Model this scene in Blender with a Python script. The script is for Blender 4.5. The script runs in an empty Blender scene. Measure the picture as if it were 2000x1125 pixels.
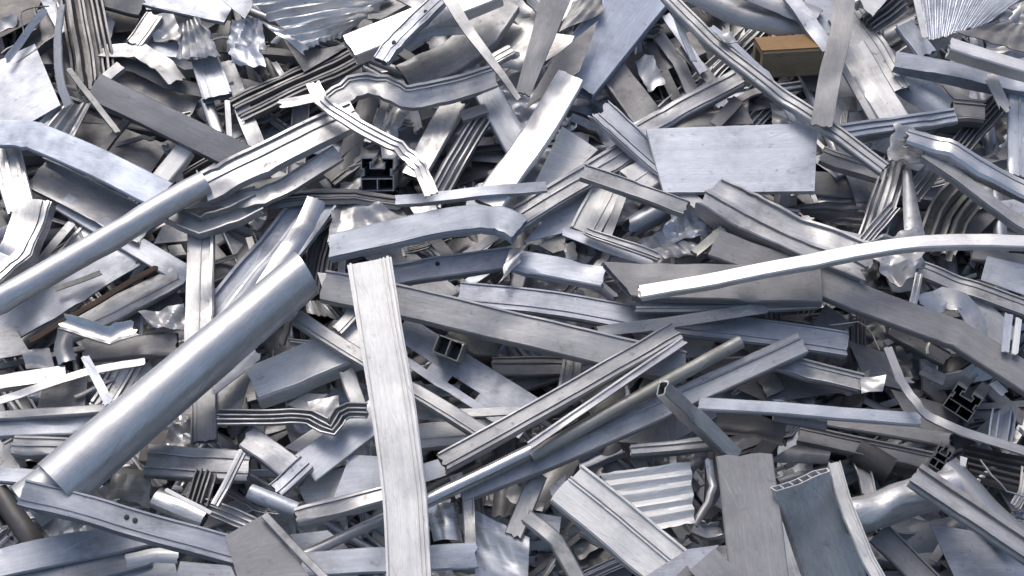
import bpy, math, random
from mathutils import Vector, Matrix, noise
R = math.radians
sc = bpy.context.scene
col = sc.collection
# ------------------------------------------------------------------ camera
PITCH = R(36); SLOPE = R(26); DIST = 2.62; LENS = 52.0
fwd = Vector((0, math.cos(PITCH), -math.sin(PITCH)))
rgt = Vector((1, 0, 0)); upv = rgt.cross(fwd)
CAM = -fwd * DIST
cd = bpy.data.cameras.new('camera'); cam = bpy.data.objects.new('camera', cd); col.objects.link(cam)
cd.lens = LENS; cd.sensor_width = 36; cd.clip_start = 0.05; cd.clip_end = 500
cam.matrix_world = Matrix((( rgt.x, upv.x, -fwd.x, CAM.x), (rgt.y, upv.y, -fwd.y, CAM.y), (rgt.z, upv.z, -fwd.z, CAM.z), (0,0,0,1)))
sc.camera = cam
# ------------------------------------------------------------------ light
SUN_EL, SUN_AZ = R(66), R(-34)      # azimuth: 0 = beyond the heap (+y), positive to the right
w = bpy.data.worlds.new('World'); sc.world = w; w.use_nodes = True
nt = w.node_tree; nt.nodes.clear()
wo = nt.nodes.new('ShaderNodeOutputWorld'); bg = nt.nodes.new('ShaderNodeBackground'); sk = nt.nodes.new('ShaderNodeTexSky')
sk.sky_type = 'NISHITA'; sk.sun_disc = False; sk.sun_elevation = SUN_EL; sk.sun_rotation = SUN_AZ
sk.air_density = 1.0; sk.dust_density = 4.5; sk.ozone_density = 1.0
nt.links.new(sk.outputs[0], bg.inputs[0]); nt.links.new(bg.outputs[0], wo.inputs[0]); bg.inputs[1].default_value = 0.15
sd = bpy.data.lights.new('sun', 'SUN'); sun = bpy.data.objects.new('sun', sd); col.objects.link(sun)
sd.energy = 1.25; sd.angle = R(24); sd.color = (1, 0.97, 0.93)
sdir = Vector((math.sin(SUN_AZ)*math.cos(SUN_EL), math.cos(SUN_AZ)*math.cos(SUN_EL), math.sin(SUN_EL)))
sun.rotation_euler = sdir.to_track_quat('Z', 'Y').to_euler()
sc.view_settings.view_transform = 'Standard'; sc.view_settings.look = 'None'
sc.view_settings.exposure = -0.02; sc.view_settings.gamma = 1; sc.view_settings.use_curve_mapping = False
# ------------------------------------------------------------------ picking points on the sloping heap
NRM = Vector((0, -math.sin(SLOPE), math.cos(SLOPE)))
FP = 2000 * LENS / 36
def at(x, y, h=0.0):
    d = fwd + rgt*((x-1000)/FP) + upv*((562.5-y)/FP)
    return CAM + d * ((h - NRM.dot(CAM)) / NRM.dot(d))
def px(p):
    q = p - CAM; z = q.dot(fwd)
    return Vector((1000 + FP*q.dot(rgt)/z, 562.5 - FP*q.dot(upv)/z))
# ------------------------------------------------------------------ materials
MAT = {}
def metal(name, c, met=0.8, rough=0.38, grime=0.35, streak=0.5, var=0.25, gc=(0.085, 0.08, 0.075), blo=.6):
    m = bpy.data.materials.new(name); m.use_nodes = True; n = m.node_tree.nodes; l = m.node_tree.links
    b = n['Principled BSDF']
    uv = n.new('ShaderNodeUVMap'); uv.uv_map = 'UVMap'
    tc = n.new('ShaderNodeTexCoord'); oi = n.new('ShaderNodeObjectInfo')
    def tex(src, scale, nscale, detail=4, rough=0.6):
        mp = n.new('ShaderNodeMapping'); mp.inputs['Scale'].default_value = scale
        l.new(src, mp.inputs['Vector']); 
        v = n.new('ShaderNodeVectorMath'); v.operation = 'MULTIPLY_ADD'
        l.new(oi.outputs['Random'], v.inputs[0]); v.inputs[1].default_value = (37, 91, 53); l.new(mp.outputs[0], v.inputs[2])
        t = n.new('ShaderNodeTexNoise'); t.inputs['Scale'].default_value = nscale; t.inputs['Detail'].default_value = detail; t.inputs['Roughness'].default_value = rough
        l.new(v.outputs[0], t.inputs['Vector']); return t.outputs['Fac']
    def ramp(src, p0, p1, v0=0.0, v1=1.0):
        r = n.new('ShaderNodeMapRange'); l.new(src, r.inputs[0]); r.inputs[1].default_value = p0; r.inputs[2].default_value = p1
        r.inputs[3].default_value = v0; r.inputs[4].default_value = v1; return r.outputs[0]
    def mix(f, a, bb, mode='MIX'):
        x = n.new('ShaderNodeMix'); x.data_type = 'RGBA'; x.blend_type = mode
        if isinstance(f, float): x.inputs[0].default_value = f
        else: l.new(f, x.inputs[0])
        for s, i in ((a, 6), (bb, 7)):
            if isinstance(s, tuple): x.inputs[i].default_value = s + (1,)
            else: l.new(s, x.inputs[i])
        return x.outputs[2]
    st = tex(uv.outputs[0], (2.5, 420, 1), 1.0, 2)            # drawn lines along the piece
    bl = tex(tc.outputs['Object'], (1, 1, 1), 9.0, 6, 0.65)  # blotches
    sp = tex(tc.outputs['Object'], (1, 1, 1), 60.0, 5, 0.7)  # specks
    sr = tex(tc.outputs['Object'], (60, 160, 90), 1.0, 5, 0.8)       # scratches
    rot = n.new('ShaderNodeVectorRotate'); rot.rotation_type = 'Z_AXIS'; rot.inputs['Angle'].default_value = 0.32; l.new(uv.outputs[0], rot.inputs['Vector'])
    s2 = tex(rot.outputs[0], (9, 330, 1), 1.0, 3, 0.7)
    sm = tex(uv.outputs[0], (1.3, 60, 1), 1.0, 2, 0.5)
    wv = tex(tc.outputs['Object'], (1, 1, 1), 22.0, 3)
    gr = ramp(oi.outputs['Random'], 0, 1, 1-var, 1+var*0.6)
    c2 = tuple(min(1, x*1.22) for x in c)
    base = mix(ramp(st, 0.25, 0.75), tuple(x*0.88 for x in c), tuple(min(1, x*1.10) for x in c))
    base = mix(ramp(bl, 0.35, 0.65, 0, blo), base, tuple(x*0.66 for x in c))
    base = mix(ramp(sr, 0.66, 0.74, 0, .6), base, tuple(min(1, x*1.4) for x in c))
    base = mix(ramp(sm, 0.35, 0.65, 0, .55*blo), base, tuple(x*0.60 for x in c))
    base = mix(ramp(s2, 0.63, 0.70, 0, .55), base, tuple(x*0.45 for x in c))
    base = mix(ramp(s2, 0.37, 0.31, 0, .45), base, tuple(min(1, x*1.5) for x in c))
    fine = tex(uv.outputs[0], (60, 260, 60), 1.0, 3, 0.7)
    base = mix(ramp(fine, 0.38, 0.62, 0, 1), mix(1.0, base, (0.93, 0.925, 0.92), 'MULTIPLY'), mix(1.0, base, (1.04, 1.04, 1.04), 'MULTIPLY'))
    hv = n.new('ShaderNodeHueSaturation'); l.new(base, hv.inputs['Color']); l.new(gr, hv.inputs['Value'])
    mu = n.new('ShaderNodeMath'); mu.operation = 'MULTIPLY'; l.new(ramp(bl, 0.50, 0.70, 0, grime), mu.inputs[0]); l.new(ramp(sp, 0.40, 0.60), mu.inputs[1])
    ad = n.new('ShaderNodeMath'); ad.operation = 'MAXIMUM'; l.new(mu.outputs[0], ad.inputs[0]); l.new(ramp(sp, 0.60, 0.70, 0, grime*1.1), ad.inputs[1])
    out = mix(ad.outputs[0], hv.outputs[0], gc)
    l.new(out, b.inputs['Base Color'])
    r0 = n.new('ShaderNodeMath'); r0.operation = 'ADD'; l.new(ramp(bl, 0.3, 0.7, rough-0.10, rough+0.12), r0.inputs[0]); l.new(ramp(st, 0.3, 0.7, -0.06*streak, 0.10*streak), r0.inputs[1])
    l.new(r0.outputs[0], b.inputs['Roughness'])
    mm = n.new('ShaderNodeMath'); mm.operation = 'MULTIPLY_ADD'; l.new(ad.outputs[0], mm.inputs[0]); mm.inputs[1].default_value = -met*0.8; mm.inputs[2].default_value = met
    l.new(mm.outputs[0], b.inputs['Metallic'])
    bp = n.new('ShaderNodeBump'); bp.inputs['Strength'].default_value = 0.35; bp.inputs['Distance'].default_value = 0.0012
    h1 = n.new('ShaderNodeMath'); h1.operation = 'MULTIPLY_ADD'; l.new(st, h1.inputs[0]); h1.inputs[1].default_value = 0.35*streak; l.new(wv, h1.inputs[2])
    h2 = n.new('ShaderNodeMath'); h2.operation = 'MULTIPLY_ADD'; l.new(sr, h2.inputs[0]); h2.inputs[1].default_value = -0.25; l.new(h1.outputs[0], h2.inputs[2])
    h3 = n.new('ShaderNodeMath'); h3.operation = 'MULTIPLY_ADD'; l.new(fine, h3.inputs[0]); h3.inputs[1].default_value = 0.05; l.new(h2.outputs[0], h3.inputs[2])
    l.new(h3.outputs[0], bp.inputs['Height']); l.new(bp.outputs[0], b.inputs['Normal'])
    MAT[name] = m
metal('mill',  (0.65, 0.655, 0.66), 0.68, 0.42, 0.5)
metal('shiny', (0.78, 0.785, 0.79), 0.92, 0.29, 0.3, 0.6, 0.1)
metal('satin', (0.74, 0.755, 0.775), 0.72, 0.40, 0.12, 0.15, 0.0)
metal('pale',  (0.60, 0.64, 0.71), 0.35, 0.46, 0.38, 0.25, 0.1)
metal('sky',   (0.53, 0.59, 0.71), 0.30, 0.45, 0.3, 0.25, 0.04)
metal('blue',  (0.48, 0.515, 0.58), 0.58, 0.44, 0.45, 0.4, 0.16)
metal('bright', (0.95, 0.94, 0.92), 0.75, 0.38, 0.2, 0.2, 0.02)
metal('slate', (0.18, 0.195, 0.22), 0.35, 0.45, 0.35, 0.3, 0.05)
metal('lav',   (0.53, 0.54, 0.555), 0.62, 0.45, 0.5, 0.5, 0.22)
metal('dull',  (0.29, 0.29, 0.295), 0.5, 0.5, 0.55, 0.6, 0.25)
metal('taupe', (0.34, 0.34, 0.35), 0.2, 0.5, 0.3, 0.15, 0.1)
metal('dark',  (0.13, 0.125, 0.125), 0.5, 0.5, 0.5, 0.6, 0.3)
metal('soil',  (0.03, 0.028, 0.027), 0.0, 0.9, 0.5, 0.6, 0.3)  # ground and deepest scrap, near black to put gap shade into the colour
metal('plain', (0.76, 0.765, 0.76), 0.2, 0.44, 0.22, 0.15, 0.02, blo=.22)
metal('cream', (0.74, 0.75, 0.74), 0.2, 0.46, 0.3, 0.2, 0.06)
metal('white', (0.93, 0.93, 0.91), 0.05, 0.40, 0.24, 0.2, 0.04)
metal('beige', (0.42, 0.42, 0.39), 0.5, 0.5, 0.5, 0.7, 0.15, (0.13, 0.10, 0.06))
metal('rust',  (0.19, 0.12, 0.08), 0.2, 0.65, 0.5, 0.6, 0.2, (0.08, 0.04, 0.02))
metal('wood',  (0.40, 0.32, 0.21), 0.0, 0.7, 0.6, 1.0, 0.1, (0.10, 0.07, 0.04))
metal('ember', (0.33, 0.19, 0.075), 0.0, 0.6, 0.6, 1.0, 0.1, (0.1, 0.05, 0.02))
metal('rubber', (0.03, 0.03, 0.032), 0.0, 0.6, 0.2)  # gasket rubber, also the painted dark of drilled holes
# ------------------------------------------------------------------ mesh building
class Path:
    """A run of cross-section frames along a bent line lying on (or above) the heap."""
    def __init__(s, pts, h, wpx, roll=0.0, dent=0.002, step=0.014, seed=0, bend=1.0, round_=False, lift=None):
        P = [tuple(float(v) for v in q.split(',')) for q in pts.split()]
        n = len(P)
        if not isinstance(h, (tuple, list)): h = (h, h)
        acc = [0.0]
        for i in range(1, n): acc.append(acc[-1] + math.hypot(P[i][0]-P[i-1][0], P[i][1]-P[i-1][1]))
        H = []
        for i in range(n):
            if len(P[i]) > 2: H.append(P[i][2]*0.01)
            elif len(h) == n and n > 2: H.append(h[i]*0.01)
            else: H.append((h[0] + (h[-1]-h[0])*acc[i]/acc[-1])*0.01)
        if n == 3:
            ax, ay = P[2][0]-P[0][0], P[2][1]-P[0][1]; ll = ax*ax+ay*ay
            f = ((P[1][0]-P[0][0])*ax + (P[1][1]-P[0][1])*ay)/ll; mx, my = P[0][0]+ax*f, P[0][1]+ay*f
            if math.hypot(P[1][0]-mx, P[1][1]-my) < 0.05*math.sqrt(ll): P[1] = (P[1][0]*.15+mx*.85, P[1][1]*.15+my*.85) + P[1][2:]
        C = [at(P[i][0], P[i][1], H[i]) for i in range(n)]
        s.h = sum(H)/n
        dense = []
        if n == 2: dense = [C[0].lerp(C[1], k/40) for k in range(41)]
        else:
            E = [C[0]*2 - C[1]] + C + [C[-1]*2 - C[-2]]
            for i in range(n-1):
                p0, p1, p2, p3 = E[i:i+4]
                for k in range(24):
                    t = k/24; t2, t3 = t*t, t*t*t
                    lin = p1.lerp(p2, t); kt = 0 if (round_ or bend < .2) else .5
                    dense.append(lin*kt + (1-kt)*0.5*((2*p1) + (p2-p0)*t + (2*p0-5*p1+4*p2-p3)*t2 + (3*p1-p0-3*p2+p3)*t3))
            dense.append(C[-1])
        d = [0.0]
        for i in range(1, len(dense)): d.append(d[-1] + (dense[i]-dense[i-1]).length)
        L = d[-1]; m = max(5, min(110, int(L/step)))
        pos = []; j = 0
        for k in range(m+1):
            t = L*k/m
            while j < len(d)-2 and d[j+1] < t: j += 1
            f = (t-d[j])/max(1e-9, d[j+1]-d[j]); pos.append(dense[j].lerp(dense[j+1], f))
        s.L = L; s.s = [L*k/m for k in range(m+1)]
        rolls = roll if isinstance(roll, (tuple, list)) else (roll, roll)
        rnd = random.Random(seed*7+3); off = Vector((rnd.random()*90, rnd.random()*90, 0))
        s.fr = []; kinks = [(rnd.uniform(.1, .9)*L, rnd.uniform(-1, 1)) for _ in range(2)]
        for k in range(m+1):
            t = (pos[min(m, k+1)] - pos[max(0, k-1)]).normalized()
            u = (NRM - t*NRM.dot(t)).normalized(); x = t.cross(u)
            kk = s.s[k]; r = R(5.0*bend*sum((1 if kk > q0 else 0)*q1 for q0, q1 in kinks)) + R(rolls[0] + (rolls[-1]-rolls[0])*k/m + bend*2.5*noise.noise(off + Vector((s.s[k]*2.5, 0, 0))))
            xd = x*math.cos(r) + u*math.sin(r); yd = u*math.cos(r) - x*math.sin(r)
            wob = (u*noise.noise(off + Vector((s.s[k]*3, 5, 0))) + x*0.5*noise.noise(off + Vector((s.s[k]*3, 9, 0))))*0.0022*bend
            s.fr.append((pos[k]+wob, t, xd, yd))
        mid = m//2; p, t, xd, yd = s.fr[mid]
        a = px(p + t*0.01) - px(p - t*0.01); a.normalize()
        if round_: k = FP/((p-CAM).dot(fwd))
        else:
            v = (px(p + xd*0.01) - px(p - xd*0.01))/0.02
            k = abs(v.x*a.y - v.y*a.x)
            k = max(k, 0.35*FP/DIST)
        s.w = wpx/k; s.dent = dent; s.seed = off
        hard = max(0.0, min(1.0, bend)); s.ends = [(rnd.uniform(0, .35)*hard, rnd.uniform(-.10, .04)*hard) for _ in (0, 1)]
        s.dents = [(rnd.uniform(0, L), rnd.choice((-.5, .5, rnd.uniform(-.4, .4)))*s.w, rnd.uniform(.008, .028), rnd.uniform(.0015, .0065)*(0.25+0.75*hard)*min(1, s.w/.04)) for _ in range(int(L*9*(0.3+hard)) + 1)]
        s.curv = [0.0]*(m+1)
        for k2 in range(1, m): s.curv[k2] = (s.fr[k2+1][1]-s.fr[k2-1][1]).length/max(1e-6, s.s[k2+1]-s.s[k2-1])
        s.org = s.fr[mid][0].copy()
def sweep(name, path, A, B, closed, mat, cut=(0, 0), tear=0.0, parent=None, i0=0, i1=None, smooth=38, taper=None):
    """A and B: the two faces of a wall section, lists of (x, y) in metres."""
    fr = path.fr; i1 = len(fr) if i1 is None else i1
    V = []; UV = []; m = len(A)
    per = [0.0]
    for i in range(1, m+1):
        a, b = A[i-1], A[i % m]; per.append(per[-1] + math.hypot(a[0]-b[0], a[1]-b[1]))
    rnd = random.Random(int(path.seed.x*1000)+m)
    te = [[2.2*noise.noise(Vector((A[i][0]*170, A[i][1]*170, path.seed.x+k*9))) for i in range(m)] for k in (0, 1)]
    n = i1-i0; dn = path.dent; sd = path.seed
    for k in range(n):
        p, t, xd, yd = fr[i0+k]; s0 = path.s[i0+k]
        e0 = max(0.0, 1-k/3.0); e1 = max(0.0, 1-(n-1-k)/3.0)
        ce0 = math.exp(-s0/.025)*path.ends[0][0] + math.exp(-(path.L-s0)/.025)*path.ends[1][0]
        ce1 = 1 + math.exp(-s0/.03)*path.ends[0][1] + math.exp(-(path.L-s0)/.03)*path.ends[1][1]
        wr = min(.0035, max(0, path.curv[i0+k]-2.5)*.0006); near = [q for q in path.dents if abs(q[0]-s0) < q[2]*2.6]
        tw = 1.0 if not taper else taper[0] + (taper[1]-taper[0])*k/(n-1)
        for S in (A, B):
            for i, (x, y) in enumerate(S):
                x *= tw*ce1; y *= 1-ce0
                al = 0.0
                if k < 3: al += (math.tan(R(cut[0]))*x + te[0][i]*tear)*e0
                if n-1-k < 3: al += (math.tan(R(cut[1]))*x - te[1][i]*tear)*e1
                q = p + xd*x + yd*y + t*al
                if dn:
                    for (d0, d1, d2, d3) in near:
                        ee = ((d0-s0)**2 + (d1-x)**2)/(d2*d2)
                        if ee < 6: q -= yd*(d3*math.exp(-ee)*(1 if y > -path.w*.6 else .2))
                    if wr: q += yd*(wr*math.sin(s0*330 + 25*x + sd.x)) + xd*(wr*.5*math.sin(s0*210+sd.y))
                    g = q*9 + sd; g2 = q*28 + sd
                    q += yd*(noise.noise(g)*dn*1.4 + noise.noise(g2)*dn*0.5) + xd*(noise.noise(g+Vector((31, 7, 3)))*dn)
                V.append(q - path.org)
    def idx(k, side, i): return (k*2+side)*m + (i % m)
    F = []; FU = []
    seg = m if closed else m-1
    for k in range(n-1):
        s0, s1 = path.s[i0+k], path.s[i0+k+1]
        for i in range(seg):
            p0, p1 = per[i], per[i+1]
            F.append((idx(k,0,i), idx(k+1,0,i), idx(k+1,0,i+1), idx(k,0,i+1))); FU.append(((s0,p0),(s1,p0),(s1,p1),(s0,p1)))
            F.append((idx(k,1,i), idx(k,1,i+1), idx(k+1,1,i+1), idx(k+1,1,i))); FU.append(((s0,p0+.5),(s0,p1+.5),(s1,p1+.5),(s1,p0+.5)))
        if not closed:
            F.append((idx(k,0,0), idx(k,1,0), idx(k+1,1,0), idx(k+1,0,0))); FU.append(((s0,0),(s0,.002),(s1,.002),(s1,0)))
            e = m-1
            F.append((idx(k,0,e), idx(k+1,0,e), idx(k+1,1,e), idx(k,1,e))); FU.append(((s0,0),(s1,0),(s1,.002),(s0,.002)))
    for k, fl in ((0, 0), (n-1, 1)):
        for i in range(seg):
            f = (idx(k,0,i), idx(k,0,i+1), idx(k,1,i+1), idx(k,1,i))
            if fl: f = f[::-1]
            F.append(f); FU.append(((0,per[i]),(0,per[i+1]),(.002,per[i+1]),(.002,per[i])))
    return mk(name, V, F, FU, mat, path.org, parent, smooth)
def mk(name, V, F, FU, mat, org, parent=None, smooth=38):
    me = bpy.data.meshes.new(name); me.from_pydata([tuple(v) for v in V], [], F)
    ul = me.uv_layers.new(name='UVMap'); flat = [c for f in FU for u in f for c in u]
    ul.data.foreach_set('uv', flat)
    me.materials.append(MAT[mat]); me.polygons.foreach_set('use_smooth', [True]*len(F))
    me.set_sharp_from_angle(angle=R(smooth)); me.update()
    o = bpy.data.objects.new(name, me); col.objects.link(o)
    if parent: o.parent = parent
    else: o.location = org
    return o
GROUPS = {'flat_strip': ('metal strip', 'flat metal strips in the heap'), 'metal_sheet': ('metal sheet', 'flat metal sheets in the heap'),
 'crumpled_sheet': ('crumpled sheet', 'crumpled sheets in the heap'), 'box_tube': ('box tube', 'box section tubes in the heap'),
 'channel_profile': ('channel', 'open channels in the heap'), 'round_tube': ('round tube', 'round tubes in the heap'),
 'angle_profile': ('angle bar', 'angle bars in the heap'), 'fin_bundle': ('ribbed scrap', 'crushed ribbed profiles in the heap'),
 'ribbed_profile': ('ribbed profile', 'ribbed profiles in the heap'), 'slotted_extrusion': ('extrusion', 'slotted extrusions in the heap'),
 'metal_wire': ('wire', 'loose wires in the heap'), 'corrugated_sheet': ('corrugated sheet', 'corrugated sheets in the heap')}
THINGS = []
def tag(o, kind, label, group=True):
    c, g = GROUPS.get(kind, (kind.replace('_', ' '), None))
    o['label'] = label; o['category'] = c
    if g and group: o['group'] = g
    THINGS.append(o); return o
SEED = [1]
def nseed(): SEED[0] += 1; return SEED[0]
FULL = [True]
def root(path, kind):
    o = bpy.data.objects.new(kind, None); col.objects.link(o); o.location = path.org; o.empty_display_size = 0.03; return o
def deco(mat, ribs, W):
    if ribs or not FULL[0] or mat not in ('mill', 'lav', 'dull', 'blue', 'shiny', 'cream') or W < .018: return ribs
    rn = random.Random(SEED[0]*5+1)
    if rn.random() < .25: return ribs
    sd_ = rn.choice((0, 1)); o = [(.05 if sd_ else .95, rn.uniform(.05, .1), rn.uniform(.002, .004))]
    if rn.random() < .7: o.append((rn.uniform(.18, .4) if sd_ else rn.uniform(.6, .82), rn.uniform(.03, .06), rn.uniform(.0015, .003)))
    if rn.random() < .5: o.append((.95 if sd_ else .05, rn.uniform(.04, .08), rn.uniform(.002, .004)))
    return o
def cols(nm, p, A, Bb, a, b, mat, cut, tear, pa, taper, n=None):
    if n: ix = [i % n for i in range(a, b+1)]
    else: ix = list(range(a, b+1))
    return sweep(nm, p, [A[i] for i in ix], [Bb[i] for i in ix], False, mat, cut, tear, pa, taper=taper)
def rails(path, parent, ribs, mat, cut, tear, y0=0.0):
    for (fx, fw, ht) in ribs:                     # centre and width as fractions of the face, height in metres
        x = (fx-0.5)*path.w; hw = fw*path.w/2
        A = [(x-hw, y0+0.0004), (x-hw, y0+ht), (x+hw, y0+ht), (x+hw, y0+0.0004)]
        B = [(x-hw*0.4, y0-0.001), (x-hw*0.4, y0+ht*0.3), (x+hw*0.4, y0+ht*0.3), (x+hw*0.4, y0-0.001)]
        sweep('rib', path, A, B, False, mat, cut, tear, parent)
def hole_discs(path, parent, sp, name='rivet'):  # raised near-black discs stand in for the dark of drilled holes
    for (fs, fx) in sp:
        i = min(len(path.fr)-2, max(1, int(fs*(len(path.fr)-1)))); p, t, xd, yd = path.fr[i]
        c = p + xd*((fx-0.5)*path.w) + yd*0.0006 - path.org; r = 0.0042
        V = []; F = []
        for rr, hh in ((r, -0.001), (r*0.85, 0.0012), (r*0.35, 0.0014)):
            for a in range(10): V.append(c + t*math.cos(a*.6283)*rr + xd*math.sin(a*.6283)*rr + yd*hh)
        for k in range(2):
            for a in range(10): F.append((k*10+a, k*10+(a+1) % 10, k*10+10+(a+1) % 10, k*10+10+a))
        F.append(tuple(range(20, 30)))
        mk(name, V, F, [[(0, 0)]*len(f) for f in F], 'rubber', path.org, parent)
def rrect(w, h, r=0.0022, sub=5):
    pts = []
    def seg(a, b, n): 
        for k in range(n): pts.append((a[0]+(b[0]-a[0])*k/n, a[1]+(b[1]-a[1])*k/n))
    x, y = w/2, -h
    seg((-x+r, 0), (x-r, 0), sub); seg((x-r, 0), (x, -r), 1); seg((x, -r), (x, y+r), max(2, sub//2)); seg((x, y+r), (x-r, y), 1)
    seg((x-r, y), (-x+r, y), sub); seg((-x+r, y), (-x, y+r), 1); seg((-x, y+r), (-x, -r), max(2, sub//2)); seg((-x, -r), (-x+r, 0), 1)
    return pts
def shrink(P, t, w, h):
    return [((1-2*t/w)*x, (y+h/2)*(1-2*t/h)-h/2) for x, y in P]
def wall(pl, t):                                  # open polyline to two faces
    A, B = [], []
    for i, (x, y) in enumerate(pl):
        a = pl[max(0, i-1)]; b = pl[min(len(pl)-1, i+1)]
        def nn(p, q):
            d = math.hypot(q[0]-p[0], q[1]-p[1]) or 1; return (-(q[1]-p[1])/d, (q[0]-p[0])/d)
        n1 = nn(a, (x, y)) if i > 0 else nn((x, y), b); n2 = nn((x, y), b) if i < len(pl)-1 else n1
        sx, sy = n1[0]+n2[0], n1[1]+n2[1]; l = sx*sx+sy*sy; k = min(2.0, 2/l if l > 1e-6 else 1)*t/2
        A.append((x+sx*k, y+sy*k)); B.append((x-sx*k, y-sy*k))
    return A, B
def subd(pl, n):
    o = []
    for i in range(len(pl)-1):
        m = n[i] if isinstance(n, (list, tuple)) else n
        for k in range(m): o.append((pl[i][0]+(pl[i+1][0]-pl[i][0])*k/m, pl[i][1]+(pl[i+1][1]-pl[i][1])*k/m))
    o.append(pl[-1]); return o
def S(label, mat, w, h, pts, t=0.003, roll=0, cut=(0, 0), tear=0.002, dent=0.0022, curl=0.0, ribs=(), rv=(), kind='flat_strip', bend=1, taper=None):
    p = Path(pts, h, w, roll, dent, seed=nseed(), bend=bend); W = p.w
    pl = [(-W/2 + W*i/8, -curl*W*(2*abs(i/8-0.5))**2) for i in range(9)]
    A, B = wall(pl, t)
    if ribs: o = root(p, kind); sweep('strip_face', p, A, B, False, mat, cut, tear, o, taper=taper)
    else: o = sweep(kind, p, A, B, False, mat, cut, tear, taper=taper)
    rails(p, o, ribs, mat, cut, 0, t/2); hole_discs(p, o, rv); return tag(o, kind, label)
def B(label, mat, w, h, pts, d=0.5, t=0.0022, roll=0, cut=(0, 0), tear=0.0022, dent=0.0016, ribs=(), rv=(), web=0, kind='box_tube', bend=1, side=None, r=0.0022, taper=None):
    p = Path(pts, h, w, roll, dent, seed=nseed(), bend=bend); W = p.w; D = d*W
    A = rrect(W, D, min(r, W*.2, D*.2)); Bb = shrink(A, t, W, D)
    if FULL[0]:
        o = root(p, kind); s2 = 2; N = len(A); e = 5+1
        cols('face', p, A, Bb, N-1, N+e, mat, cut, tear, o, taper, N)
        cols('side_wall', p, A, Bb, e, e+s2, mat, cut, tear, o, taper, N)
        cols('back_wall', p, A, Bb, e+s2, e+s2+7, mat, cut, tear, o, taper, N)
        cols('side_wall', p, A, Bb, e+s2+7, N-1, mat, cut, tear, o, taper, N)
    else: o = sweep(kind, p, A, Bb, True, mat, cut, tear, taper=taper)
    rails(p, o, deco(mat, ribs, p.w), mat, cut, tear*.5)
    if web:
        for k in range(web):
            x = W*((k+1)/(web+1)-0.5); a, b = wall([(x, -t), (x, -D+t)], t*0.9)
            sweep('inner_web', p, a, b, False, mat, cut, 0, o)
    hole_discs(p, o, rv); return tag(o, kind, label)
def C(label, mat, w, h, pts, d=0.4, t=0.0026, roll=0, cut=(0, 0), tear=0.003, dent=0.0018, up=False, ribs=(), rv=(), lip=0.0, kind='channel_profile', bend=1, taper=None):
    p = Path(pts, h, w, roll, dent, seed=nseed(), bend=bend); W = p.w; D = d*W*(1 if up else -1)
    pl = [(-W/2, D), (-W/2, 0), (W/2, 0), (W/2, D)]; n = [3, 6, 3]
    if lip: pl = [(-W/2+lip*W, D)] + pl + [(W/2-lip*W, D)]; n = [1] + n + [1]
    A, Bb = wall(subd(pl, n), t)
    if FULL[0]:
        o = root(p, kind); q = 1 if lip else 0
        cols('flange', p, A, Bb, 0, 3+q, mat, cut, tear, o, taper); cols('web', p, A, Bb, 3+q, 9+q, mat, cut, tear, o, taper)
        cols('flange', p, A, Bb, 9+q, len(A)-1, mat, cut, tear, o, taper)
    else: o = sweep(kind, p, A, Bb, False, mat, cut, tear, taper=taper)
    rails(p, o, deco(mat, ribs, p.w), mat, cut, tear*.5, t/2); hole_discs(p, o, rv); return tag(o, kind, label)
def L(label, mat, w, h, pts, d=0.5, t=0.0028, roll=0, cut=(0, 0), tear=0.0006, dent=0.0018, flip=False, kind='angle_profile', rv=(), ribs=(), bend=1, up=False, taper=None):
    p = Path(pts, h, w, roll, dent, seed=nseed(), bend=bend); W = p.w; s = -1 if flip else 1
    y = d*W*(1 if up else -1)
    A, Bb = wall(subd([(-s*W/2, 0), (s*W/2, 0), (s*W/2, y)], [6, 4]), t)
    if FULL[0]:
        o = root(p, kind); cols('face', p, A, Bb, 0, 6, mat, cut, tear, o, taper); cols('flange', p, A, Bb, 6, 10, mat, cut, tear, o, taper)
    else: o = sweep(kind, p, A, Bb, False, mat, cut, tear, taper=taper)
    rails(p, o, ribs, mat, cut, 0, t/2); hole_discs(p, o, rv); return tag(o, kind, label)
def T(label, mat, w, h, pts, t=0.002, cut=(0, 0), tear=0.0, dent=0.001, flat=1.0, kind='round_tube', rv=(), bend=0.6, n=28, taper=None):
    p = Path(pts, h, w, 0, dent, seed=nseed(), bend=bend, round_=True); r = p.w/2
    A = [(r*math.sin(a*2*math.pi/n), r*flat*math.cos(a*2*math.pi/n)) for a in range(n)]
    Bb = [(x*(1-t/r), y*(1-t/r)) for x, y in A]
    o = sweep(kind, p, A, Bb, True, mat, cut, tear, taper=taper); tag(o, kind, label)
    for fs, fx in rv:
        pass
    return o
def W(label, mat, w, h, pts, kind='metal_wire', n=8):
    p = Path(pts, h, w, 0, 0.0005, seed=nseed(), bend=1, round_=True); r = p.w/2
    A = [(r*math.sin(a*2*math.pi/n), r*math.cos(a*2*math.pi/n)) for a in range(n)]
    return tag(sweep(kind, p, A, [(x*.2, y*.2) for x, y in A], True, mat, smooth=80), kind, label)
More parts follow.
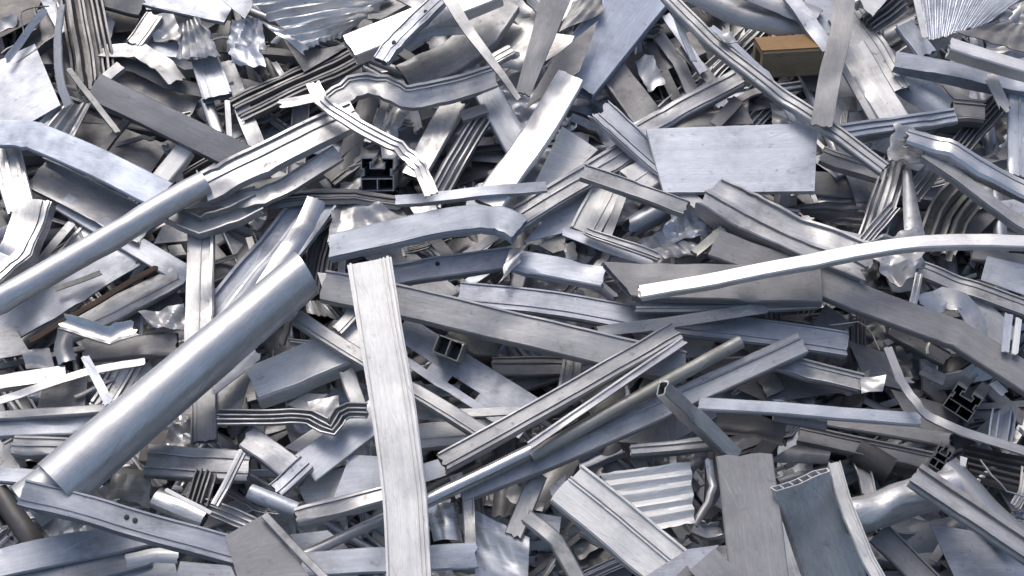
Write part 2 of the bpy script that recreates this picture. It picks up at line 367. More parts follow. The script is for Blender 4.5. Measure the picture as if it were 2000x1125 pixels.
def G(label, mat, w, h, pts, n=6, d=0.3, t=0.0016, roll=0, cut=(0, 0), tear=0.004, dent=0.004, lean=0.15, base=True, kind='fin_bundle', bend=1.5, taper=None):
    """crushed profile: a back plate with n thin fins standing along it"""
    p = Path(pts, h, w, roll, dent, seed=nseed(), bend=bend); Wd = p.w; D = d*Wd
    rnd = random.Random(SEED[0])
    A, Bb = wall([(-Wd/2 + Wd*i/8, -D) for i in range(9)], t)
    o = root(p, kind); sweep('back_plate', p, A, Bb, False, mat, cut, tear, o, taper=taper)
    for k in range(n):
        x = Wd*(k/(n-1)-0.5)*0.96; ln = rnd.uniform(-lean, lean)*Wd; top = -D*rnd.uniform(0, 0.35)
        a, b = wall([(x, -D+t), (x+ln*0.5, -D*0.5), (x+ln, top), (x+ln+Wd*rnd.choice((-1, 1))*0.05, top)], t)
        sweep('fin', p, a, b, False, mat, cut, tear, o, taper=taper)
    return tag(o, kind, label)
def X(label, mat, w, h, pts, d=0.7, t=0.002, roll=0, cut=(0, 0), kind='slotted_extrusion', dent=0.003, gasket=False, bend=0.5, ribs=()):
    """window-frame extrusion: outer box with stepped chambers seen at its open end"""
    p = Path(pts, h, w, roll, dent, seed=nseed(), bend=bend); Wd = p.w; D = d*Wd
    pl = [(-.5, 0), (-.12, 0), (-.12, -.16), (-.2, -.16), (-.2, -.3), (.2, -.3), (.2, -.16), (.12, -.16), (.12, 0), (.5, 0),
          (.5, -.35), (.42, -.35), (.42, -.5), (.5, -.5), (.5, -1), (-.5, -1), (-.5, -.5), (-.42, -.5), (-.42, -.35), (-.5, -.35)]
    A = [(x*Wd, y*D) for x, y in pl]
    Bb = []
    n = len(A)
    for i in range(n):
        a, c, b = A[i-1], A[i], A[(i+1) % n]
        def nn(p_, q):
            dd = math.hypot(q[0]-p_[0], q[1]-p_[1]) or 1; return ((q[1]-p_[1])/dd, -(q[0]-p_[0])/dd)
        n1, n2 = nn(a, c), nn(c, b); Bb.append((c[0]+(n1[0]+n2[0])*t, c[1]+(n1[1]+n2[1])*t))
    o = root(p, kind); sweep('frame_wall', p, A, Bb, True, mat, cut, 0, o)
    a, b = wall([(-Wd/2+t, -D*.62), (Wd/2-t, -D*.62)], t); sweep('inner_web', p, a, b, False, mat, cut, 0, o)
    a, b = wall([(0, -D*.64), (0, -D+t)], t); sweep('inner_web', p, a, b, False, mat, cut, 0, o)
    if gasket:
        a, b = wall([(-Wd*.1, -D*.1), (Wd*.1, -D*.1)], .003); sweep('gasket', p, a, b, False, 'rubber', (0, 0), 0, o)
    rails(p, o, ribs, mat, cut, 0)
    return tag(o, kind, label)
def Q(label, mat, h, pts, crump=0.0, fr=7.0, pleat=0, pamp=0.006, t=0.0022, tear=0.0, bow=0.0, kind=None, res=0.009, sharp=False, along=0):
    """sheet between four corners given clockwise from the upper left; h one or four heights (cm)"""
    P = [tuple(float(v) for v in q.split(',')) for q in pts.split()]
    if not isinstance(h, (tuple, list)): h = (h,)*4
    c = [at(P[i][0], P[i][1], h[i]*0.01) for i in range(4)]
    org = (c[0]+c[1]+c[2]+c[3])/4
    lu = ((c[1]-c[0]).length + (c[2]-c[3]).length)/2; lv = ((c[3]-c[0]).length + (c[2]-c[1]).length)/2
    if crump or pleat: res = min(res, 0.0038)
    nu = max(4, min(120, int(lu/res))); nv = max(4, min(120, int(lv/res)))
    n = (c[3]-c[0]).cross(c[1]-c[0]).normalized()
    if n.dot(NRM) < 0: n = -n
    sd = Vector((nseed()*3.7, SEED[0]*1.3, 0)); rnd = random.Random(SEED[0])
    folds = []
    for k in range(5):
        an = rnd.uniform(0, math.pi); fq = fr*rnd.uniform(1.2, 3.4)*(1 if k < 3 else 2.1); folds.append((math.cos(an), math.sin(an), fq, rnd.random(), rnd.uniform(.5, 1.0)/(1 if k < 3 else 2.2)))
    V = []
    for j in range(nv+1):
        for i in range(nu+1):
            u, v = i/nu, j/nv
            p = c[0]*(1-u)*(1-v) + c[1]*u*(1-v) + c[2]*u*v + c[3]*(1-u)*v
            q = p*fr + sd; z = 0.0022*noise.noise(p*6+sd) + bow*(1-(2*u-1)**2 if along == 0 else 1-(2*v-1)**2)
            if crump:
                a = noise.noise(q); b = noise.noise(q*2.3 + Vector((9, 2, 4))); e = noise.noise(q*5.1)
                for (fx, fy, fq, f0, fa) in folds:
                    ph = (u*lu*fx + v*lv*fy)*fq + f0 + 0.35*a
                    z += crump*fa*1.1*(abs((ph % 1.0)*2-1)-.5)
                z += crump*(0.3*(0.3-abs(b)) + 0.12*e)
                p = p + Vector((noise.noise(q+Vector((50, 0, 0))), noise.noise(q+Vector((0, 50, 0))), 0))*crump*0.6
            if pleat:
                ph = (u if along == 0 else v)*pleat + 0.55*noise.noise(p*5+sd); tri = abs((ph % 1.0)*2-1)
                z += pamp*(tri-0.5)*2*(0.6+0.6*abs(noise.noise(p*4+sd*2)))
            if tear:
                eu = min(u, 1-u)*lu; ev = min(v, 1-v)*lv
                if eu < tear*1.2: p = p + (c[1]-c[0]).normalized()*tear*(noise.noise(Vector((v*lv*60, 1, 0))+sd)*1.1)*(1-eu/(tear*1.2))
                if ev < tear*1.2: p = p + (c[3]-c[0]).normalized()*tear*(noise.noise(Vector((u*lu*60, 7, 0))+sd)*1.1)*(1-ev/(tear*1.2))
            V.append(p + n*z - org)
    m = (nu+1)*(nv+1)
    V += [v - n*t for v in V]
    F = []; FU = []
    def I(i, j, s=0): return s*m + j*(nu+1)+i
    for j in range(nv):
        for i in range(nu):
            F.append((I(i,j), I(i,j+1), I(i+1,j+1), I(i+1,j))); U = [(i*lu/nu, j*lv/nv), (i*lu/nu, (j+1)*lv/nv), ((i+1)*lu/nu, (j+1)*lv/nv), ((i+1)*lu/nu, j*lv/nv)]; FU.append(U)
            F.append((I(i,j,1), I(i+1,j,1), I(i+1,j+1,1), I(i,j+1,1))); FU.append([U[0], U[3], U[2], U[1]])
    z4 = [(0, 0), (.01, 0), (.01, .002), (0, .002)]
    for i in range(nu):
        F.append((I(i,0), I(i+1,0), I(i+1,0,1), I(i,0,1))); FU.append(z4); F.append((I(i,nv), I(i,nv,1), I(i+1,nv,1), I(i+1,nv))); FU.append(z4)
    for j in range(nv):
        F.append((I(0,j), I(0,j,1), I(0,j+1,1), I(0,j+1))); FU.append(z4); F.append((I(nu,j), I(nu,j+1), I(nu,j+1,1), I(nu,j,1))); FU.append(z4)
    kind = kind or ('crumpled_sheet' if (crump or pleat) else 'metal_sheet')
    o = mk(kind, V, F, FU, mat, org, None, 24 if crump else 30)
    return tag(o, kind, label)
# ------------------------------------------------------------------ the ground under the heap
def ground():
    V = []; F = []; FU = []; N = 70
    for j in range(N+1):
        for i in range(N+1):
            x = -3.2+6.4*i/N; a = -2.6+6.6*j/N
            p = Vector((x, a*math.cos(SLOPE), a*math.sin(SLOPE))) + NRM*(-0.30 + 0.06*noise.noise(Vector((x*2, a*2, 0))))
            V.append(p)
    for j in range(N):
        for i in range(N):
            F.append((j*(N+1)+i, j*(N+1)+i+1, (j+1)*(N+1)+i+1, (j+1)*(N+1)+i)); FU.append([(0, 0), (0, 1), (1, 1), (1, 0)])
    o = mk('ground', V, F, FU, 'soil', Vector((0, 0, 0))); o['kind'] = 'structure'
ground()
def attach(ch, pa):
    ch.location = ch.location - pa.location; ch.parent = pa
    for k in ('label', 'category', 'group'):
        if k in ch: del ch[k]
    THINGS.remove(ch)
# ================================================================== row by row, from the top left of the heap
# --- top left
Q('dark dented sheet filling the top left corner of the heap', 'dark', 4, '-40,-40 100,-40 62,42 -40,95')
S('thin shiny serrated sliver curling beside the dark hole at top left', 'shiny', 15, 8, '88,18 62,48 40,82 12,118', tear=.004, roll=25)
C('torn curled channel round the dark hole at top left', 'dull', 34, 4, '20,130 60,100 98,70 92,20', d=.6, up=True, tear=.006)
W('thin bent wire hooked above the torn curled channel', 'dull', 3, 11, '48,72 43,40 44,22 62,15 96,13')
Q('large pale plate at the left edge under the serrated sliver', 'pale', (6, 6, 7, 6), '-30,132 68,86 118,205 -30,292', t=.004)
S('narrow bright curved strip right of the large pale plate', 'mill', 15, 11, '122,12 113,70 114,130 122,170 134,206', roll=-30)
G('tall bundle of crushed upright fins near the top left', 'dull', 76, 8, '150,-25 163,50 182,158', n=8, d=.35, tear=.01)
S('short blue bar slanting left of the tall fin bundle', 'blue', 20, 6, '84,-12 108,30 126,62')
B('short grey box tube cut by the top edge right of the fin bundle', 'dull', 36, 6, '182,-8 230,2 276,14', d=.5, roll=-15)
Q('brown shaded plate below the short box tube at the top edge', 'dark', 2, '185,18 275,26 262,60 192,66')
B('stubby light box tube slanting up at the top left', 'mill', 34, 7, '262,84 302,28', d=.6)
Q('small arched crumpled sheet right of the stubby light box tube', 'mill', 6, '285,32 338,26 362,84 300,78', crump=.008)
B('broad blue plate along the top edge above the crumpled patch', 'blue', 52, 6, '288,-14 370,8 448,24', d=.15, roll=-6)
Q('bright folded plate at the top edge left of the shiny crumpled sheet', 'pale', 9, '414,-16 500,-22 492,12 478,36')
Q('upright pleated scrap standing in the top left tangle', 'lav', 9, '352,44 388,32 432,112 344,114', crump=.004, pleat=5, tear=.008)
Q('small lilac plate left of the upright pleated scrap', 'pale', 5, '284,86 346,80 348,112 300,108')
S('broad bright curved strip below the stubby light box tube', 'mill', 30, 7, '198,94 262,98 308,118 344,160', roll=12, tear=.003)
S('dull curved strip running under the broad bright curved strip', 'dull', 26, 5, '196,118 268,132 330,160 396,176', roll=-10)
Q('brown stained plate above the long slate bar', 'dull', 3, '238,126 398,176 370,232 222,160', crump=.002)
B('long slate blue box bar sloping down right from the fin bundle', 'slate', 56, 10, '182,166 330,236 490,316', d=.3, ribs=((.93, .12, .003),), roll=-6, bend=.3)
S('thin dark rod like strip leaning across the brown plates at left', 'dull', 11, 12, '136,136 180,192 232,260', t=.008)
Q('light corrugated plate with ridges under the large pale plate', 'mill', 6, '112,206 180,200 136,284 66,250', pleat=4, pamp=.005, kind='corrugated_sheet')
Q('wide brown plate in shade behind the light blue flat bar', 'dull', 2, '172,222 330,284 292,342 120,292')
S('short dull rod crossing the wide brown plate', 'dull', 13, 5, '252,226 192,306', t=.008)
Q('blue torn foil left of the shiny crumpled sheet', 'blue', 9, '446,96 502,86 520,132 452,124', crump=.008, tear=.008)
Q('ragged blue grey foil left of the big shiny crumpled sheet', 'blue', 7, '452,40 505,30 520,100 440,98', crump=.010, tear=.006)
B('broad blue box tube standing behind the bright short tubes', 'blue', 58, 7, '400,112 412,150 424,188', d=.3)
S('long blue strip slanting down right of the broad blue box tube', 'lav', 32, 6, '440,120 470,200 506,292')
T('short bright tube hanging below the broad blue box tube', 'shiny', 26, 5, '402,192 412,225 426,262', flat=.5)
S('white sliver beside the short bright tube', 'white', 11, 7, '444,196 446,230 448,268')
L('small angle bar poking out above the slate bar', 'lav', 18, 8, '205,152 236,128', d=.6)
# --- top centre
Q('big shiny crumpled sheet hanging over the top edge', 'mill', (9, 7, 6, 9), '490,2 800,-40 682,62 594,98', crump=.006, fr=5, tear=.01, pleat=6, pamp=.008, along=1)
Q('white torn rim of foil under the big shiny crumpled sheet', 'shiny', 10, '498,36 548,58 600,90 592,102', crump=.006, tear=.006)
Q('dull triangular plate below the big shiny crumpled sheet', 'dull', 7, '548,68 606,98 690,84 594,140')
G('dark ridged bar of thin fins left of the white box tube', 'dull', 52, 7, '460,212 560,160 692,100', n=7, d=.25, tear=.003, lean=.04)
B('bright white box tube slanting to the top edge', 'bright', 48, 13, '682,88 820,36 965,-26', d=.45, roll=10, bend=.3)
B('narrow blue grey tube lying across the white box tube', 'blue', 30, 16, '744,116 765,86 806,46 872,-16', d=.5, r=.008, rv=((.25, .5), (.75, .5)))
S('long tapering strip crossing from the white tube to the bent flange', 'lav', 22, 19, '868,-14 905,45 960,120 1014,194', t=.005, taper=(1.2, .45))
B('broad grey blue bar behind the long tapering strip', 'lav', 66, 5, '985,0 940,60 880,110 790,152', d=.3)
S('arched dark strip beside the narrow blue grey tube', 'lav', 17, 12, '790,92 830,66 905,60', roll=-25)
C('wavy bent channel snaking below the white box tube', 'mill', 42, 11, '640,206 690,170 744,166 796,190 876,174 968,146', d=.35, roll=-8, ribs=((.06, .12, .005), (.24, .06, .003)), dent=.003)
B('stub of ribbed tube at the right end of the wavy channel', 'mill', 24, 12, '958,116 998,94', ribs=((.3, .15, .002), (.7, .15, .002)))
S('pale torn strip left of the wavy bent channel', 'mill', 17, 9, '546,204 590,196 634,188', tear=.005)
S('thin triple ribbed strip bending down over the middle heap', 'shiny', 25, 18, '612,164 630,202 700,248 780,292 818,330 842,382', ribs=((.08, .16, .004), (.5, .16, .004), (.92, .16, .004)), bend=1.5)
B('pale blue box bar under the left end of the bright white bar', 'pale', 52, 6, '948,172 985,240 1022,300', d=.3)
B('dull silver bar between the wavy channel and the long blue bar', 'mill', 46, 6, '888,196 850,262 806,344', d=.3, ribs=((.06, .08, .003),))
G('curved bundle of fins left of the bright white bar', 'lav', 42, 6, '944,222 890,300 842,392', n=6, d=.3)
S('dull arched strip behind the triple ribbed strip', 'dull', 40, 4, '722,190 706,250 668,330', curl=.15)
S('second dull arched strip beside the black frame opening', 'mill', 32, 5, '790,200 760,250 764,312', curl=.2)
S('narrow grey strip between the two arched strips', 'lav', 16, 6, '752,196 738,240 716,276')
X('grey window frame extrusion with a black stepped opening', 'lav', 58, 8, '738,310,11 754,288,0 764,262,-14', d=.95)
B('shaded grey tube left of the black stepped opening', 'dull', 40, 4, '640,350 715,290')
L('thin pale angle bar below the wavy channel', 'mill', 18, 7, '900,226 950,210')
# --- top right of centre
S('wide dull flat bar standing across the large blue box bar', 'taupe', 50, 18, '1092,-24 1056,80 1022,184', t=.006, taper=(1.25, .55), roll=6)
Q('dark crumpled plate between the dull flat bar and large blue bar', 'dull', 10, '1118,2 1174,-10 1178,24 1092,62', crump=.004)
Q('small shiny plate behind the wide dull flat bar', 'shiny', 10, '1066,62 1122,70 1112,92 1058,124')
Q('grey plate standing in for the shadow right of the wide dull flat bar', 'dull', 11, '1082,112 1168,40 1132,140 1024,214')  # plate put where the flat bar's shadow falls on the wide blue bar
B('very wide blue box bar reaching the top edge', 'sky', 108, 8, '1272,-40 1200,52 1112,158', d=.25, ribs=((.06, .10, .003),), roll=5, bend=.4)
B('bright silver white bar bending down below the wide blue box bar', 'bright', 56, 13, '1116,146 1064,236 1000,326 952,398', d=.3, roll=(4, -9), r=.006)
B('brown grey box bar sloping right below the wide blue box bar', 'dull', 58, 6, '1176,108 1226,172 1278,244', d=.3, ribs=((.96, .08, .004),))
S('narrow dark slat in the gap under the wide blue bar', 'dull', 20, 1, '1268,84 1300,150 1322,196')
S('bluish slat second in the gap under the wide blue bar', 'lav', 24, 2, '1284,66 1326,124 1352,182')
S('blue sliver standing nearest the top in the upper gap', 'blue', 16, 6, '1300,30 1340,90 1374,144')
S('bright thin upright strip right of the wide blue bar', 'pale', 12, 14, '1308,-2 1330,50 1354,120', roll=10)
S('dull leaning slat left of the long thin rail', 'dull', 22, 5, '1330,90 1380,140 1400,170')
B('grey grooved box bar above the pale blue rectangle plate', 'lav', 40, 9, '1238,262 1330,208 1444,148', d=.4, ribs=((.2, .12, .003), (.8, .12, .003)))
C('long grey grooved channel leading down left to the bent profile', 'lav', 44, 9, '994,436 1110,362 1240,282', d=.35, ribs=((.08, .12, .004), (.45, .08, .003), (.9, .12, .004)))
C('torn blue channel with a ragged upper end', 'blue', 42, 12, '1174,214 1216,256 1300,326', d=.35, tear=.012)
Q('cream square plate left of the torn blue channel', 'white', 7, '1098,246 1168,292 1100,356 1042,362', t=.004)
B('long thin rail running down right to the pale rectangle corner', 'lav', 24, 16, '1298,-14 1400,86 1510,172 1620,246 1728,328', d=.6, ribs=((.12, .14, .003), (.6, .12, .003)))
S('bright thin strip beside the long thin rail', 'pale', 11, 12, '1388,52 1440,92 1500,150 1548,238', roll=15)
Q('torn sparkling shreds of foil on the long thin rail', 'mill', 17, '1400,68 1432,62 1438,84 1410,84', crump=.006, tear=.008)
S('broad arched sheet sweeping along the top edge', 'mill', 50, 7, '1352,-26 1440,16 1520,36 1602,36', curl=.25, roll=-12)
S('second arched sheet above the first by the wood block', 'lav', 40, 9, '1450,-34 1516,-4 1600,30', curl=.2, roll=10)
L('small bent angle piece above the pale blue rectangle plate', 'dull', 22, 7, '1394,244 1442,194', d=.7)
Q('small shaded triangle plate by the bent angle piece', 'dull', 5, '1436,192 1450,200 1472,242 1410,244')
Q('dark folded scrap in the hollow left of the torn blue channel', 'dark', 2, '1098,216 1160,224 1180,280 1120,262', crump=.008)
# --- top right
def wood():
    p = Path('1482,88 1550,84 1636,79', 10, 30, 20, 0, seed=5, bend=0); Wd = p.w; D = Wd*1.15
    A = rrect(Wd, D, .003); o = sweep('wooden_block', p, A, shrink(A, .012, Wd, D), True, 'wood', (8, 0))
    a, b = wall([(-Wd/2+.003, .0015), (0, .0022), (Wd/2-.003, .0015)], .002); sweep('painted_face', p, a, b, False, 'ember', (8, 0), 0.002, o)
    tag(o, 'wooden_block', 'orange stained wooden block among the metal near the top right')
wood()
S('tall flat bar crossing in front of the wood block', 'taupe', 42, 18, '1652,-20 1642,60 1622,140 1604,246', t=.006, roll=-8)
L('narrow slate rail sloping down to the tall flat bar', 'blue', 26, 11, '1538,-16 1584,42 1620,96', d=.4)
Q('blue plate at the top edge behind the tall flat bar', 'blue', 7, '1558,-24 1660,-24 1634,72 1600,58')
Q('white torn plate at the top edge right of the tall flat bar', 'white', 11, '1672,-18 1752,-22 1704,30 1688,18', tear=.006)
G('short dark fin stack below the white torn plate', 'dull', 44, 9, '1698,44 1768,-6', n=6, d=.3)
C('crumpled wide channel running down right of the tall flat bar', 'lav', 66, 8, '1652,24 1692,92 1752,176', d=.35, dent=.006)
B('scuffed silver box bar ending on the horizontal grooved rail', 'mill', 58, 10, '1664,88 1706,160 1754,244', d=.3, r=.01, dent=.003)
S('thin strip along the left edge of the scuffed silver bar', 'lav', 13, 12, '1644,126 1680,190 1714,252', t=.006)
S('blue curved plate fanning right above the grooved rail', 'blue', 58, 7, '1716,108 1782,166 1862,222', curl=.2, roll=-8)
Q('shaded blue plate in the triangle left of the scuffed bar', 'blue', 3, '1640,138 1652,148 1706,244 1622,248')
B('horizontal grooved rail above the crumpled bright tube', 'blue', 28, 13, '1632,258 1740,242 1866,226', d=.5, ribs=((.12, .16, .004), (.55, .1, .003)))
Q('finely ribbed grey blue sheet at the top right corner', 'blue', 8, '1792,-28 2030,-28 1926,46 1812,80', pleat=34, pamp=.0007, tear=.006, res=.0022, kind='corrugated_sheet')
S('bright white upright strip left of the finely ribbed sheet', 'white', 13, 12, '1789,-12 1797,30 1808,74')
B('blue stub bar under the bright white upright strip', 'blue', 38, 9, '1766,44 1812,106', d=.3)
B('gleaming white square tube at the right edge near the top', 'bright', 22, 16, '1858,84 1930,106 2020,134', d=.9, roll=9, bend=.2)
Q('dull torn plate above the gleaming white square tube', 'dull', 11, '1868,62 1962,40 2030,56 2030,112', crump=.003, tear=.008)
L('long blue angle bar below the gleaming white square tube', 'blue', 26, 10, '1748,116 1850,122 2020,168', d=.7)
B('stubby grey tube at the right end of the grooved rail', 'dull', 38, 10, '1864,210 1924,216', d=.7, r=.01)
G('dark ridged bar rising right behind the stubby grey tube', 'dull', 42, 7, '1868,292 1912,240 1962,186', n=5, d=.3, tear=.002, lean=.05)
B('pale blue upright bar at the right edge', 'pale', 44, 9, '1992,168 1990,250 1992,344', d=.3, ribs=((.5, .1, .003),))
S('ragged torn strip hanging left of the pale blue upright bar', 'mill', 24, 11, '1936,150 1948,185 1964,218', tear=.01, dent=.006)
Q('brown grey plate right of the small pale plate', 'dull', 4, '1830,140 1900,150 1890,200 1800,190')
S('short light slat in shade below the blue angle bar', 'lav', 22, 6, '1846,160 1886,200')
Q('dull leaning plate left of the wood block foot', 'dull', 3, '1556,138 1604,134 1604,180 1580,176')
# --- upper left middle
B('long light blue flat bar in the upper left', 'sky', 58, 12, '-10,258 60,262 190,316 318,380', d=.18, roll=3, bend=.25, dent=.001)
B('short white box bar behind the end of the light blue flat bar', 'white', 34, 8, '312,350 362,288', d=.6)
C('open wide channel below the light blue flat bar', 'lav', 68, 6, '68,338 170,390 290,452', d=.2, up=True, ribs=((.9, .06, .003),))
B('pale flat bar passing under the long round tube', 'pale', 42, 6, '120,392 250,470 370,540', d=.2, bend=.4)
B('ribbed silver upright at the left edge', 'mill', 60, 9, '2,262 20,340 40,410', d=.2, ribs=((.2, .1, .005), (.55, .1, .005), (.85, .08, .004)))
C('shiny crushed tube bending off the left edge', 'shiny', 62, 12, '66,392 48,440 24,494 -26,548', d=.3, dent=.009, roll=-8)
L('thin leaning angle bar below the shiny crushed tube', 'lav', 13, 7, '142,436 60,534', d=.8)
B('light short bar above the long round tube', 'mill', 34, 5, '178,440 100,526', ribs=((.8, .12, .003),))
tb = T('long round tube at left flattened into an open channel', 'satin', 53, 15, '-30,604 100,531 230,456 330,396 402,356', flat=.9, n=32)
ch = C('x', 'mill', 50, 15, '392,366 520,301 694,220', d=.3, ribs=((.05, .1, .005), (.42, .05, .003)), kind='flattened_end'); attach(ch, tb)
C('curving channel branching off under the flattened tube end', 'mill', 30, 12, '352,394 420,386 494,386 574,352 660,298', d=.4, roll=-8)
C('dark half pipe cradle under the long round tube', 'lav', 30, 11, '334,424 388,448 448,432 506,404', d=.6, up=True, dent=.003)
C('upright channel standing between the long tube and big round tube', 'mill', 50, 10, '394,452 392,560 386,700', d=.25, ribs=((.05, .1, .005), (.5, .05, .003)))
S('blue blade like bar under the long round tube at left', 'blue', 62, 5, '-30,664 100,598 256,492', t=.005)
S('dark sliver on the blue blade like bar', 'dull', 9, 7, '108,566 160,548 196,532')
S('rusty brown strip edging the grey plate at left', 'rust', 9, 8, '58,666 170,598 306,522', t=.005)
B('grey plate bar next to the rusty brown strip', 'lav', 46, 6, '122,650 230,600 346,538', d=.3)
S('dull wedge strip left of the upright channel', 'dull', 36, 3, '240,640 350,575')
Q('lilac plate in shade above the upright channel', 'lav', 5, '318,440 364,432 366,470 300,476')
# --- centre
G('long folded silver sheet falling from the middle to the big tube', 'pale', 84, 8, '626,384 560,468 480,566 410,650', n=5, d=.10, lean=.25, tear=.004)
S('gleaming smooth facet strip above the open end of the big tube', 'shiny', 38, 12, '618,388 596,440 556,500 512,566', roll=14, curl=.1)
G('flat band of grey fibres left of the black frame opening', 'dull', 30, 9, '520,392 620,382 700,380 784,396', n=5, d=.25, lean=.3)
Q('wrinkled grey foil wedge above the bent profile', 'mill', 8, '650,402 776,384 794,424 640,474', crump=.007, tear=.004)
G('dark crushed strands left of the bent profile', 'dull', 56, 5, '690,412 634,470 612,566', n=6, d=.3)
L('thin blue bar running left from the bright white bar foot', 'blue', 17, 14, '772,390 900,379 1068,362', d=.6)
B('bent blue silver profile curving in the centre of the heap', 'pale', 50, 16, '644,480 760,452 880,428 970,424 1014,446', d=.45, r=.010, ribs=((.93, .09, .004),), cut=(-15, 0), roll=-2, bend=.18, dent=.003)
B('blue box bar right of the upright white channel top', 'blue', 40, 10, '756,536 880,512 1004,500', d=.45, rv=((.45, .35),))
B('pale blue box bar leading right from the torn corner', 'pale', 42, 11, '1000,506 1090,518 1180,540', d=.45)
Q('white torn corner flap joining two blue box bars', 'mill', 13, '998,486 1030,480 1006,520 972,556', crump=.004, tear=.006)
S('short dull slat below the bent blue silver profile', 'dull', 22, 9, '846,462 882,506')
S('thin grey slat behind the bent blue silver profile', 'lav', 16, 7, '908,500 984,452')
upc = C('long upright white ribbed channel standing in the foreground', 'plain', 82, 21, '721,511 742,640 768,800 789,960 800,1145', d=.16, t=.004,
        ribs=((.03, .06, .006), (.13, .04, .004), (.22, .03, .003), (.97, .05, .005)), roll=-3, tear=0, bend=.35, kind='channel_profile', dent=.0012, taper=(1.06, .94))
Q('small crumpled light scrap under the thin blue bar', 'mill', 8, '800,400 850,392 858,416 812,420', crump=.005)
Q('light folded scrap above the right end of the bent profile', 'pale', 7, '912,392 958,386 952,404 908,410')
# --- right of centre
B('pale folded box stub left of the pale blue rectangle plate', 'white', 60, 11, '1232,356 1320,300', d=.4, ribs=((.5, .04, .002),))
B('dull grey box bar crossing under the pale folded box stub', 'lav', 30, 15, '1138,334 1230,360 1340,404', d=.5, roll=-6)
Q('blue flat plate inside the corner of the grooved channel', 'pale', 6, '1092,398 1162,362 1108,452 1022,474')
Q('olive triangle of plate below the blue flat plate', 'beige', 5, '1050,478 1106,450 1102,488 1080,494')
B('bluish white bar beside the blue flat plate', 'cream', 62, 8, '1192,358 1142,452', d=.3)
L('dark edged thin angle right of the bluish white bar', 'lav', 16, 9, '1218,378 1184,462', d=.8)
Q('crumpled pale foil right of the dull grey box bar', 'pale', 9, '1312,404 1380,412 1398,460 1286,474', crump=.012, tear=.008)
Q('crumpled grey foil below the crumpled pale foil', 'mill', 9, '1246,470 1330,446 1382,502 1262,508', crump=.011, tear=.006)
T('dark torn tube hollow between the foils and the bluish bar', 'blue', 46, 7, '1232,446 1270,424 1318,398', tear=.008, dent=.006)
S('olive stained stick poking out right of the crumpled foil', 'beige', 17, 13, '1356,494 1412,448', t=.01)
S('shiny blade strip above the dark wide box tube', 'pale', 26, 11, '1102,452 1170,480 1278,510', taper=(.7, 1.2), tear=.004)
G('thin layered strip lying on the shiny blade strip', 'lav', 16, 13, '1142,448 1210,470 1286,504', n=3, d=.3)
B('dented silver trough sloping down to the bright bent bar', 'mill', 68, 15, '1386,376 1540,458 1694,516', d=.6, dent=.008, ribs=((.62, .08, .005), (.05, .06, .006)), roll=4, tear=.008, t=.0025, cut=(-15, 0), bend=1.3)
L('dark flange bar under the dented silver trough', 'lav', 22, 12, '1318,362 1400,440 1512,516', d=.6)
B('wide dark grey box tube with an open left end', 'taupe', 70, 15, '1206,544 1400,548 1604,556', d=.3, web=1, cut=(38, 0), t=.003)
B('thin ribbed light bar under the wide dark grey box tube', 'lav', 24, 13, '1242,596 1400,600 1600,590', ribs=((.2, .15, .003), (.7, .15, .003)))
B('bright cream bent bar across the right half of the heap', 'bright', 26, 21, '1250,569 1500,522 1740,478 1880,467 2030,471', d=.55, bend=.08, roll=9)
plate = Q('big pale blue rectangular plate right of centre', 'pale', 13, '1262,252 1597,240 1591,373 1296,376', t=.01)
C('cracked half tube right of the pale blue rectangle plate', 'mill', 28, 8, '1606,298 1668,324 1734,340', d=.5, dent=.004)
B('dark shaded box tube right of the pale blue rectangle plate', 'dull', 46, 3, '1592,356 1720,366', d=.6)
Q('crinkled brown silver foil under the pale rectangle plate', 'dull', 4, '1540,404 1704,392 1696,452 1590,428', crump=.005, pleat=4, along=1)
Q('second crinkled foil layer above the dented trough', 'mill', 2, '1600,384 1706,376 1700,398 1590,404', crump=.004)
G('slanting bundle of fins below the crumpled bright tube', 'lav', 52, 9, '1748,306 1722,396 1696,470', n=6, d=.3)
G('small set of bright fins at the foot of the slanting bundle', 'mill', 24, 11, '1688,470 1750,402', n=4, d=.4, lean=.05)
S('leaf shaped grey strip between the fin bundles', 'lav', 34, 11, '1774,332 1778,400 1788,466', curl=.2, taper=(.5, 1.1))
G('short striped fin set under the curved lower rail', 'mill', 38, 10, '1784,380 1824,328', n=4, d=.35, lean=.03)
G('wavy sheet stack curving down to the bright bent bar', 'beige', 84, 8, '1900,366 1856,410 1826,486', n=6, d=.3, lean=.2)
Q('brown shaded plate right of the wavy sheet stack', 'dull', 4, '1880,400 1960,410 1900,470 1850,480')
Q('crumpled bright torn tube mouth above the fin bundles', 'mill', 13, '1744,244 1834,262 1816,322 1734,308', crump=.008, tear=.01)
B('bright crushed tube sloping to the right edge', 'shiny', 34, 16, '1772,262 1850,286 1930,330 2025,378', d=.6, r=.009, dent=.004, roll=6, tear=.006, ribs=((.3, .1, .002),))
B('curved lower rail below the bright round tube', 'lav', 24, 15, '1808,298 1870,340 1940,394 2025,452', d=.6, roll=8)
Q('pale plate at the right edge below the curved lower rail', 'pale', 9, '1952,392 2030,384 2030,436 1966,424')
Q('lilac plate at the right edge below the bright bent bar', 'pale', 9, '1928,500 2030,524 2030,586 1916,546')
B('green grey bar sloping to the right edge', 'lav', 32, 9, '1796,524 1900,560 2020,606', d=.4)
B('dark bar above the lilac plate at the right edge', 'dull', 24, 8, '1900,492 2020,510', d=.5)
Q('sparkling crumpled foil behind the bright bent bar', 'mill', 12, '1684,470 1796,450 1812,526 1744,556', crump=.012, tear=.012)
S('small bright upright sliver above the long curved bar', 'shiny', 16, 13, '1794,536 1778,614', ribs=((.2, .2, .003), (.8, .2, .003)))
S('blue strip behind the sparkling crumpled foil', 'blue', 30, 9, '1600,452 1700,480')
